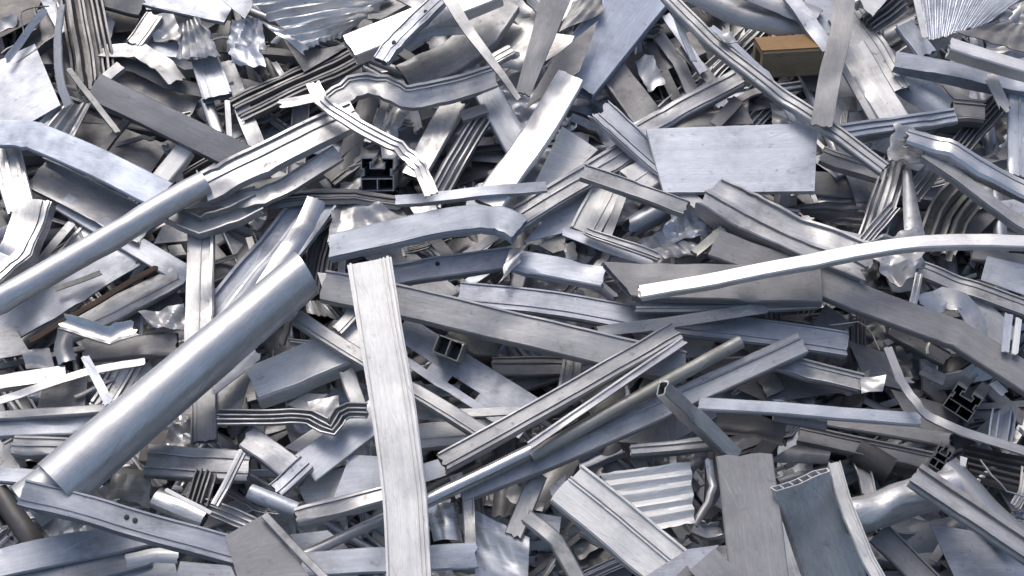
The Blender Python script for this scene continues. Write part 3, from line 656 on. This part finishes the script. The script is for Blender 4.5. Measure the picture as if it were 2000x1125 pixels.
# --- lower left middle
Q('grey plate at the left edge with a dark square gap', 'lav', 6, '-30,632 28,640 60,690 -30,706')
S('upright crumpled band at the foot of the rusty strip', 'mill', 36, 9, '128,636 122,670 130,704', curl=.25, dent=.006)
S('gleaming folded strip below the grey plate bar', 'shiny', 34, 11, '122,632 168,646 210,656 264,640', curl=-.2, dent=.006, tear=.006)
Q('crinkled silver foil left of the upright channel', 'mill', 9, '274,610 360,594 364,646 300,642', crump=.010)
B('brown grey box bar below the crinkled silver foil', 'dull', 40, 8, '164,684 250,678 344,668', d=.4)
S('thin gleaming strip crossing the lower left gap', 'shiny', 14, 12, '-30,790 80,756 180,724 282,706')
S('short lilac strip crossing over the thin gleaming strip', 'pale', 18, 14, '166,694 188,738 212,790', t=.005)
Q('dull plate below the thin gleaming strip at left', 'dull', 4, '86,748 172,734 164,806 68,812')
G('silver plate with fine ridges left of the big round tube', 'mill', 90, 5, '270,704 214,800', n=6, d=.08, lean=.05)
L('flat dull bar at the left edge above the thin gleaming strip', 'mill', 26, 8, '-30,750 50,740 128,726')
Q('crumpled grey scrap at the left edge', 'lav', 7, '40,684 96,676 108,716 50,720', crump=.008)
B('long thin bar at the left running to the big round tube', 'mill', 18, 9, '-30,812 110,806 222,794', d=.6)
B('blue grey bar below the long thin bar at left', 'blue', 34, 8, '-30,838 90,830 190,826', d=.4)
big = T('big round silver tube lying diagonally at left', 'satin', 103, 17, '112,948 226,850 400,701 598,533', t=.003, flat=1, n=56, dent=.0006, bend=.15, taper=(1.1, .9), cut=(0, -12))
sl = T('x', 'satin', 100, 14.5, '52,990 128,934', t=.003, n=40, dent=.002, kind='end_sleeve', bend=.2); attach(sl, big)
B('upright grey box tube under the big round tube', 'lav', 50, 8, '398,742 396,860', d=.4)
Q('dull plate right of the upright grey box tube', 'lav', 7, '428,740 500,700 470,800 400,800')
S('pale blade strip right under the big round tube', 'pale', 26, 9, '418,766 500,690', taper=(.5, 1.2), tear=.004)
# --- lower centre left
Q('lilac plate left of the upright white channel', 'lav', 9, '620,532 694,540 706,604 640,596')
Q('serrated white strip of torn metal by the big tube mouth', 'mill', 8, '596,586 650,590 690,628 600,612', pleat=9, pamp=.006, tear=.006)
B('short lilac bar touching the upright white channel', 'lav', 26, 11, '656,644 696,602', d=.4)
B('long grey bar passing behind the upright white channel', 'lav', 30, 12, '578,618 700,694 830,774 954,850', d=.5)
B('cream white box bar left of the upright white channel', 'white', 72, 10, '492,748 596,702 706,662', d=.55, roll=6, bend=.5, ribs=((.96, .04, .003),))
B('small lilac box bar beside the upright white channel', 'lav', 34, 10, '678,722 704,796', d=.5)
G('zigzag folded stack of thin layers left of the upright channel', 'lav', 27, 13, '424,812 530,812 600,812 646,838 668,802 716,802', n=4, d=.6, lean=.08, tear=.002)
Q('gleaming bowl shaped foil above the zigzag stack', 'mill', 10, '598,786 660,772 664,812 612,822', crump=.006)
Q('silver scrap plate left of the small lilac box bar', 'mill', 7, '560,790 600,768 640,770 600,806')
def slotted():
    p = Path('772,650 890,720 1040,822', 7, 84, 0, .0015, seed=77); Wd = p.w; n = len(p.fr); t = .003
    def band(a, b, i0, i1, nm, pa):
        A, Bb = wall([(Wd*(a+(b-a)*k/4-.5), 0) for k in range(5)], t); return sweep(nm, p, A, Bb, False, 'pale', (0, 0), 0, pa, i0, i1)
    o = band(0, .62, 0, n, 'metal_sheet', None)
    band(.82, 1, 0, n, 'edge_band', o)
    for a, b in ((0, .08), (.32, .45), (.66, 1)): band(.62, .82, int(a*(n-1)), int(b*(n-1))+1, 'bridge', o)
    tag(o, 'metal_sheet', 'pale plate with long slots right of the upright white channel')
slotted()
B('beige box tube with a black open end below the long lilac beam', 'beige', 44, 9, '882,662,13 905,667,6 1040,684,-4', d=.75, web=1, kind='box_tube', bend=.3)
B('long lilac box beam across the centre', 'lav', 60, 13, '630,556 780,586 1000,638 1180,682 1336,716', d=.4, roll=-8, ribs=((.03, .06, .003),), bend=.4)
B('long blue box beam above the lilac beam', 'blue', 48, 10, '896,572 1080,592 1250,622 1450,642 1656,672', d=.3, bend=.4)
S('thin curved lip strip between the wide dark tube and blue beam', 'lav', 22, 13, '1166,648 1300,632 1420,612 1496,602', roll=-14)
B('white green box bar behind the upright channel to its right', 'cream', 50, 6, '796,852 880,846 964,838', d=.4)
S('thin grey bar above the white green box bar', 'lav', 16, 9, '806,812 900,810 1016,804', t=.006)
B('short grey bar below the beige box tube', 'dull', 38, 5, '962,716 1110,712', d=.5)
B('short ribbed upright stub under the lilac beam', 'mill', 42, 7, '1118,702 1106,782', d=.4, ribs=((.1, .12, .004), (.5, .12, .004), (.9, .12, .004)))
# --- lower centre right
B('grooved grey bar rising right through the lower centre', 'lav', 38, 16, '864,902 1000,828 1150,742 1322,644', d=.5, ribs=((.05, .08, .003), (.7, .06, .003), (.93, .10, .004)), bend=.4, roll=2)
S('thin gleaming double rail under the grooved grey bar', 'shiny', 15, 16, '1034,872 1150,790 1336,664', ribs=((.1, .25, .004), (.9, .25, .004)), bend=.4)
T('beige stained round tube below the gleaming double rail', 'beige', 27, 14, '1036,892 1200,792 1446,668', bend=.4)
B('long lilac box bar parallel below the beige tube', 'lav', 46, 12, '900,958 1100,880 1300,790 1568,668', d=.5, ribs=((.3, .08, .003),), bend=.4, roll=-6)
B('small square tube leaning on the long lilac box bar', 'mill', 30, 16, '1304,758,25 1360,812,17 1442,890,10', d=.8, t=.003)
B('thin pale blue horizontal bar right of the small square tube', 'pale', 25, 13, '1366,786 1550,792 1798,818', d=.5, bend=.4)
B('stained lilac bar above the thin pale blue bar', 'lav', 34, 9, '1500,702 1590,722 1684,748', d=.4)
Q('broad dull plate behind the thin pale blue bar', 'dull', 4, '1300,700 1500,700 1690,760 1500,786')
Q('pale end piece poking from under the blue beam', 'lav', 6, '1330,650 1400,640 1390,690 1340,700')
# --- lower right
B('long curved grey bar sweeping to the right edge', 'taupe', 54, 14, '1396,474 1560,532 1700,588 1800,626 1880,656 2020,746', d=.35, roll=-6, bend=.4)
Q('shaded triangle plate below the long curved grey bar', 'lav', 7, '1612,594 1668,634 1640,648 1586,634')
W('hair thin wire looping over the shaded triangle plate', 'dull', 3, 15, '1620,636 1680,632 1702,648 1718,684')
S('narrow whip like strip curving down at the right', 'mill', 15, 16, '1736,680 1760,742 1800,802 1860,836 1930,860 2025,888', t=.005, bend=.5)
Q('crumpled end of foil right of the stained lilac bar', 'mill', 10, '1680,736 1732,732 1726,764 1682,770', crump=.006)
X('dark frame extrusion with a toothed black end at the right', 'dull', 58, 8, '1896,764,11 1916,738,0 1940,700,-14', d=1.1)
S('twisted silver sheet curling over the dark hollow at right', 'mill', 38, 12, '1800,598 1850,582 1896,606 1912,660', roll=(-20, 25), bend=.3, tear=.004)
S('lilac flat bar behind the twisted silver sheet', 'lav', 54, 8, '1866,570 1920,612 1970,668')
S('mint upright sliver near the right edge', 'pale', 16, 15, '1970,614 1962,690', t=.006)
S('pink white upright sliver nearest the right edge', 'white', 13, 15, '1990,622 1982,692', t=.006)
B('dark grey box bar under the whip like strip', 'dull', 34, 6, '1560,846 1700,868 1860,910', d=.5)
B('dull bar above the dark grey box bar', 'dull', 28, 7, '1590,812 1720,836 1856,858', d=.4)
T('short dark oval tube right of the small square tube', 'dull', 30, 10, '1510,812 1560,818 1614,830', flat=.6)
S('black curled sheet with a bright rim by the small square tube', 'dark', 44, 9, '1402,838 1460,840 1530,862', curl=-.3, tear=.003, roll=20)
X('small dark chambered extrusion standing below the whip strip', 'dull', 30, 10, '1848,876,11 1852,866,0 1856,850,-10', d=1.5)
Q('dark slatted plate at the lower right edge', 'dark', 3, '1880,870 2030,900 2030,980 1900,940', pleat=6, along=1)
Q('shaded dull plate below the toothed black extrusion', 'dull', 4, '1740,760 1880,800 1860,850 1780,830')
Q('dim creased plate left of the whip like strip', 'dull', 4, '1650,660 1730,690 1760,760 1690,740', crump=.005)
S('short grey strip left of the toothed black extrusion', 'lav', 22, 6, '1800,720 1846,742')
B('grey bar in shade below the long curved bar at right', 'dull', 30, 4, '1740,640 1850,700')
S('bright short sliver beside the toothed black extrusion', 'white', 16, 11, '1940,745 1962,768')
G('set of upright blades at the right edge below the extrusion', 'pale', 50, 8, '1970,800 1962,862', n=5, d=.5)
# --- bottom left
B('white ribbed box bar left of the big tube foot', 'mill', 36, 9, '24,868 90,868 156,874', d=.7, ribs=((.1, .1, .003), (.5, .1, .003)))
B('pale box bar at the left edge near the tube sleeve', 'pale', 32, 9, '-30,922 30,926 76,934', d=.5)
T('dark round tube at the lower left edge', 'dark', 42, 7, '-4,960 30,1006 72,1066', dent=.003)
G('striped shiny scrap at the lower left corner', 'mill', 44, 6, '-20,1070 14,1040', n=4, d=.4)
B('long blue grey box bar over the foot of the big round tube', 'blue', 54, 19, '42,962 180,996 330,1040 486,1080', d=.65, roll=-4, bend=.5, rv=((.47, .4), (.5, .42)))
Q('dull grey plate at the bottom left of centre', 'taupe', 20, '440,1046 516,1004 622,1150 470,1150', t=.004)
B('thin light bar edging the dull grey plate', 'lav', 16, 21, '514,1004 580,1072 650,1145', d=.5)
B('pale blue wide bar at the bottom left corner', 'pale', 58, 9, '-30,1104 120,1066 300,1036', d=.2)
B('lilac wide bar below the pale blue wide bar', 'lav', 58, 8, '20,1150 150,1106 290,1074', d=.2)
S('curved white piece below the long blue grey box bar', 'white', 26, 11, '246,1094 296,1082 348,1084', curl=.25)
Q('blue grey plate at the bottom edge below the curved white piece', 'blue', 7, '206,1112 340,1092 352,1150 176,1150')
Q('slate plate at the bottom edge right of the dark slit', 'blue', 7, '352,1096 450,1104 470,1150 336,1150')
B('wide lilac grooved box bar right of the big tube', 'lav', 62, 10, '286,896 390,900 486,908', d=.4, ribs=((.3, .06, .003), (.75, .06, .003)))
S('thin shiny rod leaning against the lilac grooved box bar', 'mill', 15, 14, '474,884 450,930 420,988', t=.008, ribs=((.5, .3, .003),))
G('dark little fin block left of the thin shiny rod', 'dull', 40, 12, '402,916 384,984', n=5, d=.5, lean=.04)
T('short bright tube below the little fin block', 'shiny', 46, 11, '304,970 350,996 400,1014', flat=.6, dent=.003)
S('thin cream strip lying on the short bright tube', 'white', 8, 15, '324,956 366,980 412,1004', t=.005)
Q('beige crumpled scrap right of the big tube foot', 'beige', 9, '224,922 296,932 292,990 206,968', crump=.008, tear=.004)
G('mint striped scrap right of the thin cream strip', 'mill', 30, 11, '398,988 496,1026', n=4, d=.4, lean=.06)
S('thin dark strip under the lilac grooved box bar', 'dull', 14, 7, '222,924 390,934', t=.006)
Q('dark sheet standing in for the shaded gap under the big tube right side', 'dark', 5, '280,850 330,838 310,900 270,900')  # dark sheet in place of the shade in this gap
# --- bottom centre
B('silver box bar sloping down left of the mint plate', 'mill', 48, 11, '480,852 530,880 596,930', d=.4)
B('mint blue scratched plate left of the upright channel', 'pale', 66, 10, '596,914 660,866 744,800', d=.12)
Q('shaded lilac plate above the mint blue scratched plate', 'lav', 8, '556,874 620,832 660,846 604,892')
B('blue cross bar below the silver box bar', 'blue', 38, 12, '538,958 600,902', d=.3)
Q('cream curved hollow sheet below the mint blue plate', 'cream', 8, '566,920 676,912 656,976 602,994', bow=-.012)
Q('blue grey plate right of the cream hollow sheet', 'blue', 9, '684,888 748,892 752,960 650,976')
T('short blue shiny tube stub at the lower centre left', 'pale', 32, 14, '488,960 530,978 580,998')
B('lilac box tube with an open left end by the upright channel', 'mill', 34, 16, '578,1008 660,984 752,962', d=.8, t=.003, ribs=((.2, .1, .003),))
T('gleaming round tube emerging right of the upright channel', 'shiny', 28, 14, '812,990 930,932 1056,872', bend=.3)
T('thin round tube left of the foot of the upright channel', 'mill', 22, 12, '596,1084 680,1044 756,1010', bend=.3)
B('pale lilac box bar crossing behind the foot of the upright channel', 'pale', 50, 13, '590,1102 760,1088 930,1082', d=.25)
Q('blue plate left above the pale lilac box bar', 'blue', 9, '566,1044 640,1036 680,1070 600,1090')
Q('gleaming curved foil right of the upright channel foot', 'shiny', 10, '832,988 892,984 904,1058 846,1056', bow=.01, crump=.003)
B('short silver upright bar right of the gleaming curved foil', 'mill', 24, 12, '914,958 917,1062', d=.5)
Q('small lilac plate right of the upright channel', 'pale', 12, '818,908 864,894 872,928 824,944')
Q('big pale dented sheet at the bottom centre', 'pale', 8, '930,996 1034,1050 1030,1150 930,1150', crump=.005)
B('small square tube with a dark hole at the bottom centre', 'lav', 30, 14, '1028,1006 1084,1052 1136,1140', d=.8, t=.003)
B('cream upright strip above the small square tube', 'mill', 36, 9, '1052,926 1002,1044', d=.3)
Q('small lilac triangle plate left of the cream grooved channel', 'lav', 9, '1072,954 1106,926 1100,960 1086,988')
Q('pale plate behind the small square tube', 'pale', 6, '1040,1000 1096,1010 1090,1060 1050,1040')
# --- bottom right
C('cream grooved channel sloping down at the bottom right of centre', 'plain', 92, 15, '1106,942 1210,1024 1330,1126', d=.2, ribs=((.03, .05, .005), (.36, .03, .004), (.43, .03, .004), (.97, .05, .003)), bend=.4)
Q('cream corrugated panel behind the grooved channel', 'plain', 12, '1172,926 1350,903 1356,1022 1262,1040', pleat=5, pamp=.0045, tear=.003, along=1, kind='corrugated_sheet')
S('dark curled strip right of the corrugated panel', 'lav', 13, 11, '1386,896 1392,960 1356,1026', curl=.3)
B('grey grooved box bar above the corrugated panel', 'lav', 26, 10, '1232,880 1320,872 1402,862', d=.8, ribs=((.3, .12, .003), (.8, .12, .003)))
Q('shaded lilac plate above the grey grooved box bar', 'lav', 5, '1188,862 1240,816 1322,800 1320,872')
S('curved dull strip in the hollow left of the grooved box bar', 'dull', 30, 5, '1200,860 1188,900 1214,926', curl=.2)
B('broad lilac upright plate at the lower right', 'taupe', 112, 18, '1454,889 1472,1000 1486,1145', d=.1, bend=.4, cut=(0, 0))
Q('light blue plate at the bottom edge', 'pale', 16, '1344,1072 1404,1064 1330,1155 1222,1150')
Q('dull square plate at the bottom edge left of the lilac plate', 'taupe', 19, '1396,1070 1466,1140 1400,1165 1346,1114', t=.005)
Q('small dull plate at the bottom edge beside the light blue plate', 'dull', 18, '1342,1104 1382,1150 1330,1160 1306,1140', t=.005)
B('wide grey chambered extrusion bending down at the lower right', 'cream', 118, 14, '1568,940,19 1598,1020,13 1646,1160,5', d=.15, web=5, bend=.3, cut=(-14, 0))
B('bright mint flange bar edging the chambered extrusion', 'cream', 26, 17, '1628,902 1652,984 1690,1080 1728,1150', d=.4)
Q('dull arched sheet above the chambered extrusion', 'dull', 8, '1500,902 1556,868 1622,882 1616,906', bow=.008)
duct = T('dented grey duct elbow at the lower right', 'mill', 84, 11, '1646,1012 1740,986 1866,948', dent=.017, n=48, flat=.8, bend=2.2)
T('dark tube behind the dented duct elbow', 'dark', 60, 4, '1672,880 1740,920', n=28)
B('bright twin rail bar sloping to the right edge at the bottom', 'mill', 46, 17, '1786,926 1900,1002 2025,1088', d=.3, ribs=((.1, .2, .007), (.72, .3, .007)), bend=.4)
S('crumpled bell shaped sheet behind the twin rail bar', 'mill', 62, 12, '1850,904 1896,964 1990,1046', curl=.3, dent=.006)
B('dull bar below the dented duct elbow', 'dull', 46, 7, '1716,1040 1830,1150', d=.3, ribs=((.05, .08, .004),))
Q('large slate curved plate at the bottom right corner', 'blue', 8, '1816,1024 2030,1072 2030,1150 1880,1160', bow=.012)
W('thin bent wire in the dark hollow at the right edge', 'mill', 4, 10, '1914,898 1958,952 2025,978')
Q('tiny cream scrap above the crumpled bell shaped sheet', 'white', 11, '1876,890 1890,894 1886,912 1876,908')
# ================================================================== scrap deeper in the heap, seen through the gaps
LM = [(335, 740, 'big round tube'), (760, 800, 'upright white channel'), (1440, 305, 'pale rectangle plate'), (1620, 505, 'bright bent bar'), (1550, 105, 'wood block'),
 (160, 490, 'long round tube'), (830, 445, 'bent blue profile'), (1220, 80, 'wide blue bar'), (160, 320, 'light blue flat bar'), (160, 70, 'tall fin bundle'), (340, 240, 'slate box bar'),
 (620, 40, 'shiny crumpled sheet'), (820, 35, 'white box tube'), (850, 175, 'wavy bent channel'), (1040, 270, 'silver white bar'), (750, 300, 'black stepped opening'), (1380, 545, 'wide dark box tube'),
 (1000, 640, 'lilac beam'), (1120, 770, 'grooved grey bar'), (1460, 1000, 'broad lilac plate'), (1210, 1020, 'cream grooved channel'), (1270, 970, 'corrugated panel'), (1750, 985, 'duct elbow'),
 (1780, 615, 'long curved grey bar'), (1900, 760, 'toothed black extrusion'), (1840, 830, 'whip like strip'), (250, 1020, 'blue grey box bar'), (1620, 120, 'tall flat bar'), (1700, 160, 'scuffed silver bar'),
 (1750, 242, 'grooved rail'), (1930, 100, 'gleaming square tube'), (1900, 320, 'bright crushed tube'), (1540, 430, 'dented trough'), (1850, 430, 'wavy sheet stack'), (1340, 435, 'crumpled pale foil'),
 (900, 740, 'slotted pale plate'), (600, 705, 'cream white box bar'), (560, 815, 'zigzag stack'), (390, 570, 'upright channel'), (220, 600, 'rusty strip'), (380, 900, 'lilac grooved bar'),
 (670, 850, 'mint scratched plate'), (1370, 825, 'small leaning tube'), (1600, 805, 'thin pale blue bar'), (980, 1070, 'dented sheet'), (760, 1090, 'pale lilac bar'), (1920, 1000, 'twin rail bar'), (1600, 1020, 'chambered extrusion')]
def where(x, y, head=''):
    d = sorted((math.hypot(x-a, y-b), a, b, n) for a, b, n in LM)
    def di(a, b):
        v = 'above' if y < b-18 else 'below' if y > b+18 else ''; h = 'left of' if x < a-28 else 'right of' if x > a+28 else ''
        return (v + ' ' + h) if v and h else (v or h or 'behind')
    a, c = di(d[0][1], d[0][2]) + ' ' + d[0][3], d[1][3]
    for s in ('%s, toward %s' % (a, c), a + ', toward ' + ' '.join(c.split()[-2:]), a):
        if len((head + ' ' + s).replace(',', '').split()) <= 13: return s
    return a
NTR = len(THINGS); FULL[0] = False
rf = random.Random(2024); used = {}
FILL = []
def filler(k):
    gx, gy = k % 24, k // 24
    return
cells = [(i, j) for j in range(15) for i in range(25)]
ADJ = {'soil': 'blackened', 'mill': 'silver', 'lav': 'greyish', 'dull': 'dull grey', 'dark': 'dark grey', 'blue': 'blue grey', 'pale': 'pale', 'beige': 'beige', 'shiny': 'shiny'}
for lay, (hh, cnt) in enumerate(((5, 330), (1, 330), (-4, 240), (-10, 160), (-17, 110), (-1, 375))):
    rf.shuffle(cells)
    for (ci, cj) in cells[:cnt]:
        if lay == 0 and rf.random() < .15: continue
        x = -60 + ci*88 + rf.uniform(-44, 44); y = -60 + cj*88 + rf.uniform(-44, 44)
        a = rf.choice((rf.gauss(-32, 18), rf.gauss(35, 18), rf.gauss(-8, 14), rf.gauss(75, 15)))*math.pi/180
        ln = rf.uniform(14, 60) if lay < 2 or lay == 4 else rf.uniform(55, 170)*(1+.2*lay); wd = rf.choice((6, 8, 11, 15, 20, 26)) if lay < 2 or lay == 4 else rf.choice((12, 18, 26, 34, 46, 60))*rf.uniform(.8, 1.2)
        dx, dy = math.cos(a)*ln, math.sin(a)*ln; vr = 0.9 if lay == 0 else 2.5; hj = hh - (1 if lay == 0 else 0) + rf.uniform(-vr, vr); dh = rf.uniform(-vr, vr)
        mt = rf.choice((('mill', 'lav', 'blue', 'lav', 'dull', 'mill'), ('mill', 'lav', 'dull', 'blue', 'lav', 'dull', 'dull'), ('mill', 'lav', 'dull', 'dull', 'dark', 'blue', 'dull', 'beige', 'dark', 'dull'), ('dull', 'dull', 'dark', 'dark'), ('dark', 'dark', 'soil'), ('mill', 'lav', 'dull', 'dull', 'blue'))[lay])  # deeper layers get darker colours, painting in the shade of the gaps
        pts = '%f,%f %f,%f %f,%f' % (x-dx, y-dy, x+rf.gauss(0, 8), y+rf.gauss(0, 8), x+dx, y+dy); h = (hj-dh, hj, hj+dh); roll = rf.uniform(-35, 35)
        ty = rf.choice('SSGGBCCLQQ' if lay < 2 else 'SSLQQQC' if lay == 4 else 'SSBBCLGTQX')
        if ty == 'X' and wd < 20: ty = 'L'
        SZ = 'narrow' if wd < 20 else 'wide' if wd > 40 else 'medium'
        nm = {'S': 'flat strip', 'B': 'box tube', 'C': 'channel', 'L': 'angle bar', 'G': 'finned scrap', 'T': 'round tube', 'Q': 'crumpled sheet', 'X': 'frame extrusion'}[ty]
        lab = '%s %s %s deep in %s' % (SZ, ADJ[mt], nm, where(x, y))
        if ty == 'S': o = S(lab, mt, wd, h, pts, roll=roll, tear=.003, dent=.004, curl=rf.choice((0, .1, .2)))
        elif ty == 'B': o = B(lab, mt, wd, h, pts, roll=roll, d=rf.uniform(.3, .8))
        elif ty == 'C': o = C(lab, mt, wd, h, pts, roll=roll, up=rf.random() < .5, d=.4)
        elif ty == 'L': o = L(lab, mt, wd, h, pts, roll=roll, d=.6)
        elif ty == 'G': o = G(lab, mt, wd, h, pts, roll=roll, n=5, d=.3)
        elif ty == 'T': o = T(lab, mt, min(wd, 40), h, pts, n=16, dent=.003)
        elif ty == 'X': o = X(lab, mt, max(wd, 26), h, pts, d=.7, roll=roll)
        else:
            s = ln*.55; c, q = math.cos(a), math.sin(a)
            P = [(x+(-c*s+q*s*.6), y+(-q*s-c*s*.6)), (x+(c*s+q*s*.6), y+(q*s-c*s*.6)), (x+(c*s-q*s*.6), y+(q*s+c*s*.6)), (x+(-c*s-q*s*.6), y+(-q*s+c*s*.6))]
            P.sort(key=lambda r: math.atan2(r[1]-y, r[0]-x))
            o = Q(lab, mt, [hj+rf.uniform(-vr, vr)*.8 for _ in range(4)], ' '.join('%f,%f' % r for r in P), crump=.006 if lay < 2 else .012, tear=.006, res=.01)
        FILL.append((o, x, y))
# the rest of the heap beyond the edges of the photograph: one mass
def margin():
    V = []; F = []; FU = []; rn = random.Random(9)
    while len(V) < 8*3800:
        x, y = rn.uniform(-1300, 3300), rn.uniform(-1000, 2000)
        if -230 < x < 2230 and -230 < y < 1350: continue
        if rn.random() < max(0, (abs(x-1000)-1500)/1500): continue
        h = rn.uniform(-.20, .06); an = rn.uniform(0, math.pi); L2 = rn.uniform(.04, .105); w2 = rn.uniform(.008, .03); t2 = rn.uniform(.003, .02)
        c = at(max(-1000, min(3000, x)), max(-700, min(1900, y)), h); ex = Vector((1, 0, 0)); ey = NRM.cross(ex)
        t = (ex*math.cos(an) + ey*math.sin(an) + NRM*rn.uniform(-.25, .25)).normalized(); s = (NRM + ex*rn.uniform(-.5, .5) + ey*rn.uniform(-.5, .5)).cross(t).normalized(); n = t.cross(s); k = len(V)
        for a in (-1, 1):
            for b2 in (-1, 1):
                for c2 in (-1, 1): V.append(c + t*L2*a + s*w2*b2 + n*t2*c2)
        for f in ((0, 1, 3, 2), (4, 6, 7, 5), (0, 4, 5, 1), (2, 3, 7, 6), (0, 2, 6, 4), (1, 5, 7, 3)):
            F.append(tuple(k+q for q in f)); FU.append([(0, 0), (.1, 0), (.1, .05), (0, .05)])
    o = mk('surrounding_scrap', V, F, FU, 'lav', Vector((0, 0, 0))); o['kind'] = 'stuff'; o['label'] = 'mass of mixed grey metal scrap surrounding the heap'; o['category'] = 'scrap metal'
margin()
# leave out deeper scrap that nothing shows: look at the heap from the camera and from a step to either side
bpy.context.view_layer.update()
import collections, time
from mathutils.bvhtree import BVHTree
AV = []; AF = []; OW = []
for ob in bpy.data.objects:
    if ob.type != 'MESH': continue
    base = len(AV); M = ob.matrix_world.translation; top = ob
    while top.parent: top = top.parent
    AV.extend(v.co + M for v in ob.data.vertices)
    for pl in ob.data.polygons: AF.append([base + k for k in pl.vertices]); OW.append(top.name)
tree = BVHTree.FromPolygons(AV, AF); cnt = collections.Counter(); cx = {}
for ox in (0, -.45, .45):
    for j in range(0, 1125, 5 if ox == 0 else 12):
        for i in range(0, 2000, 5 if ox == 0 else 12):
            src = CAM + rgt*ox; loc, nrm, fi, ds = tree.ray_cast(src, (at(i, j, 0)-src).normalized())
            if fi is not None:
                nm = OW[fi]; cnt[nm] += 1
                if ox == 0:
                    e = cx.setdefault(nm, [0, 0, 0]); e[0] += 1; e[1] += i; e[2] += j
kept = 0; labs = {}
for o, x, y in FILL:
    e = cx.get(o.name)
    if cnt[o.name] < 3 or (not e and cnt[o.name] < 12):
        for c in list(o.children_recursive): bpy.data.objects.remove(c)
        THINGS.remove(o); bpy.data.objects.remove(o); continue
    kept += 1
    if e:
        head = o['label'].split(' deep in')[0]
        o['label'] = head + ' ' + where(e[1]/e[0], e[2]/e[0], head)
for o in THINGS:
    labs.setdefault(o['label'], []).append(o)
SUF = [', the uppermost', ', the lower one', ', the leftmost', ', the rightmost']
for k, v in labs.items():
    if len(v) > 1:
        v.sort(key=lambda o: px(o.location).y)
        for i, o in enumerate(v): o['label'] = k + (', the upper one' if i == 0 else ', the lowest' if i == len(v)-1 else ', the middle one')
low = [o['label'] for o in THINGS[:NTR] if cx.get(o.name, [0])[0] < 3]
import time; print('traced', NTR, 'fillers kept', kept, 'hidden traced:', low)
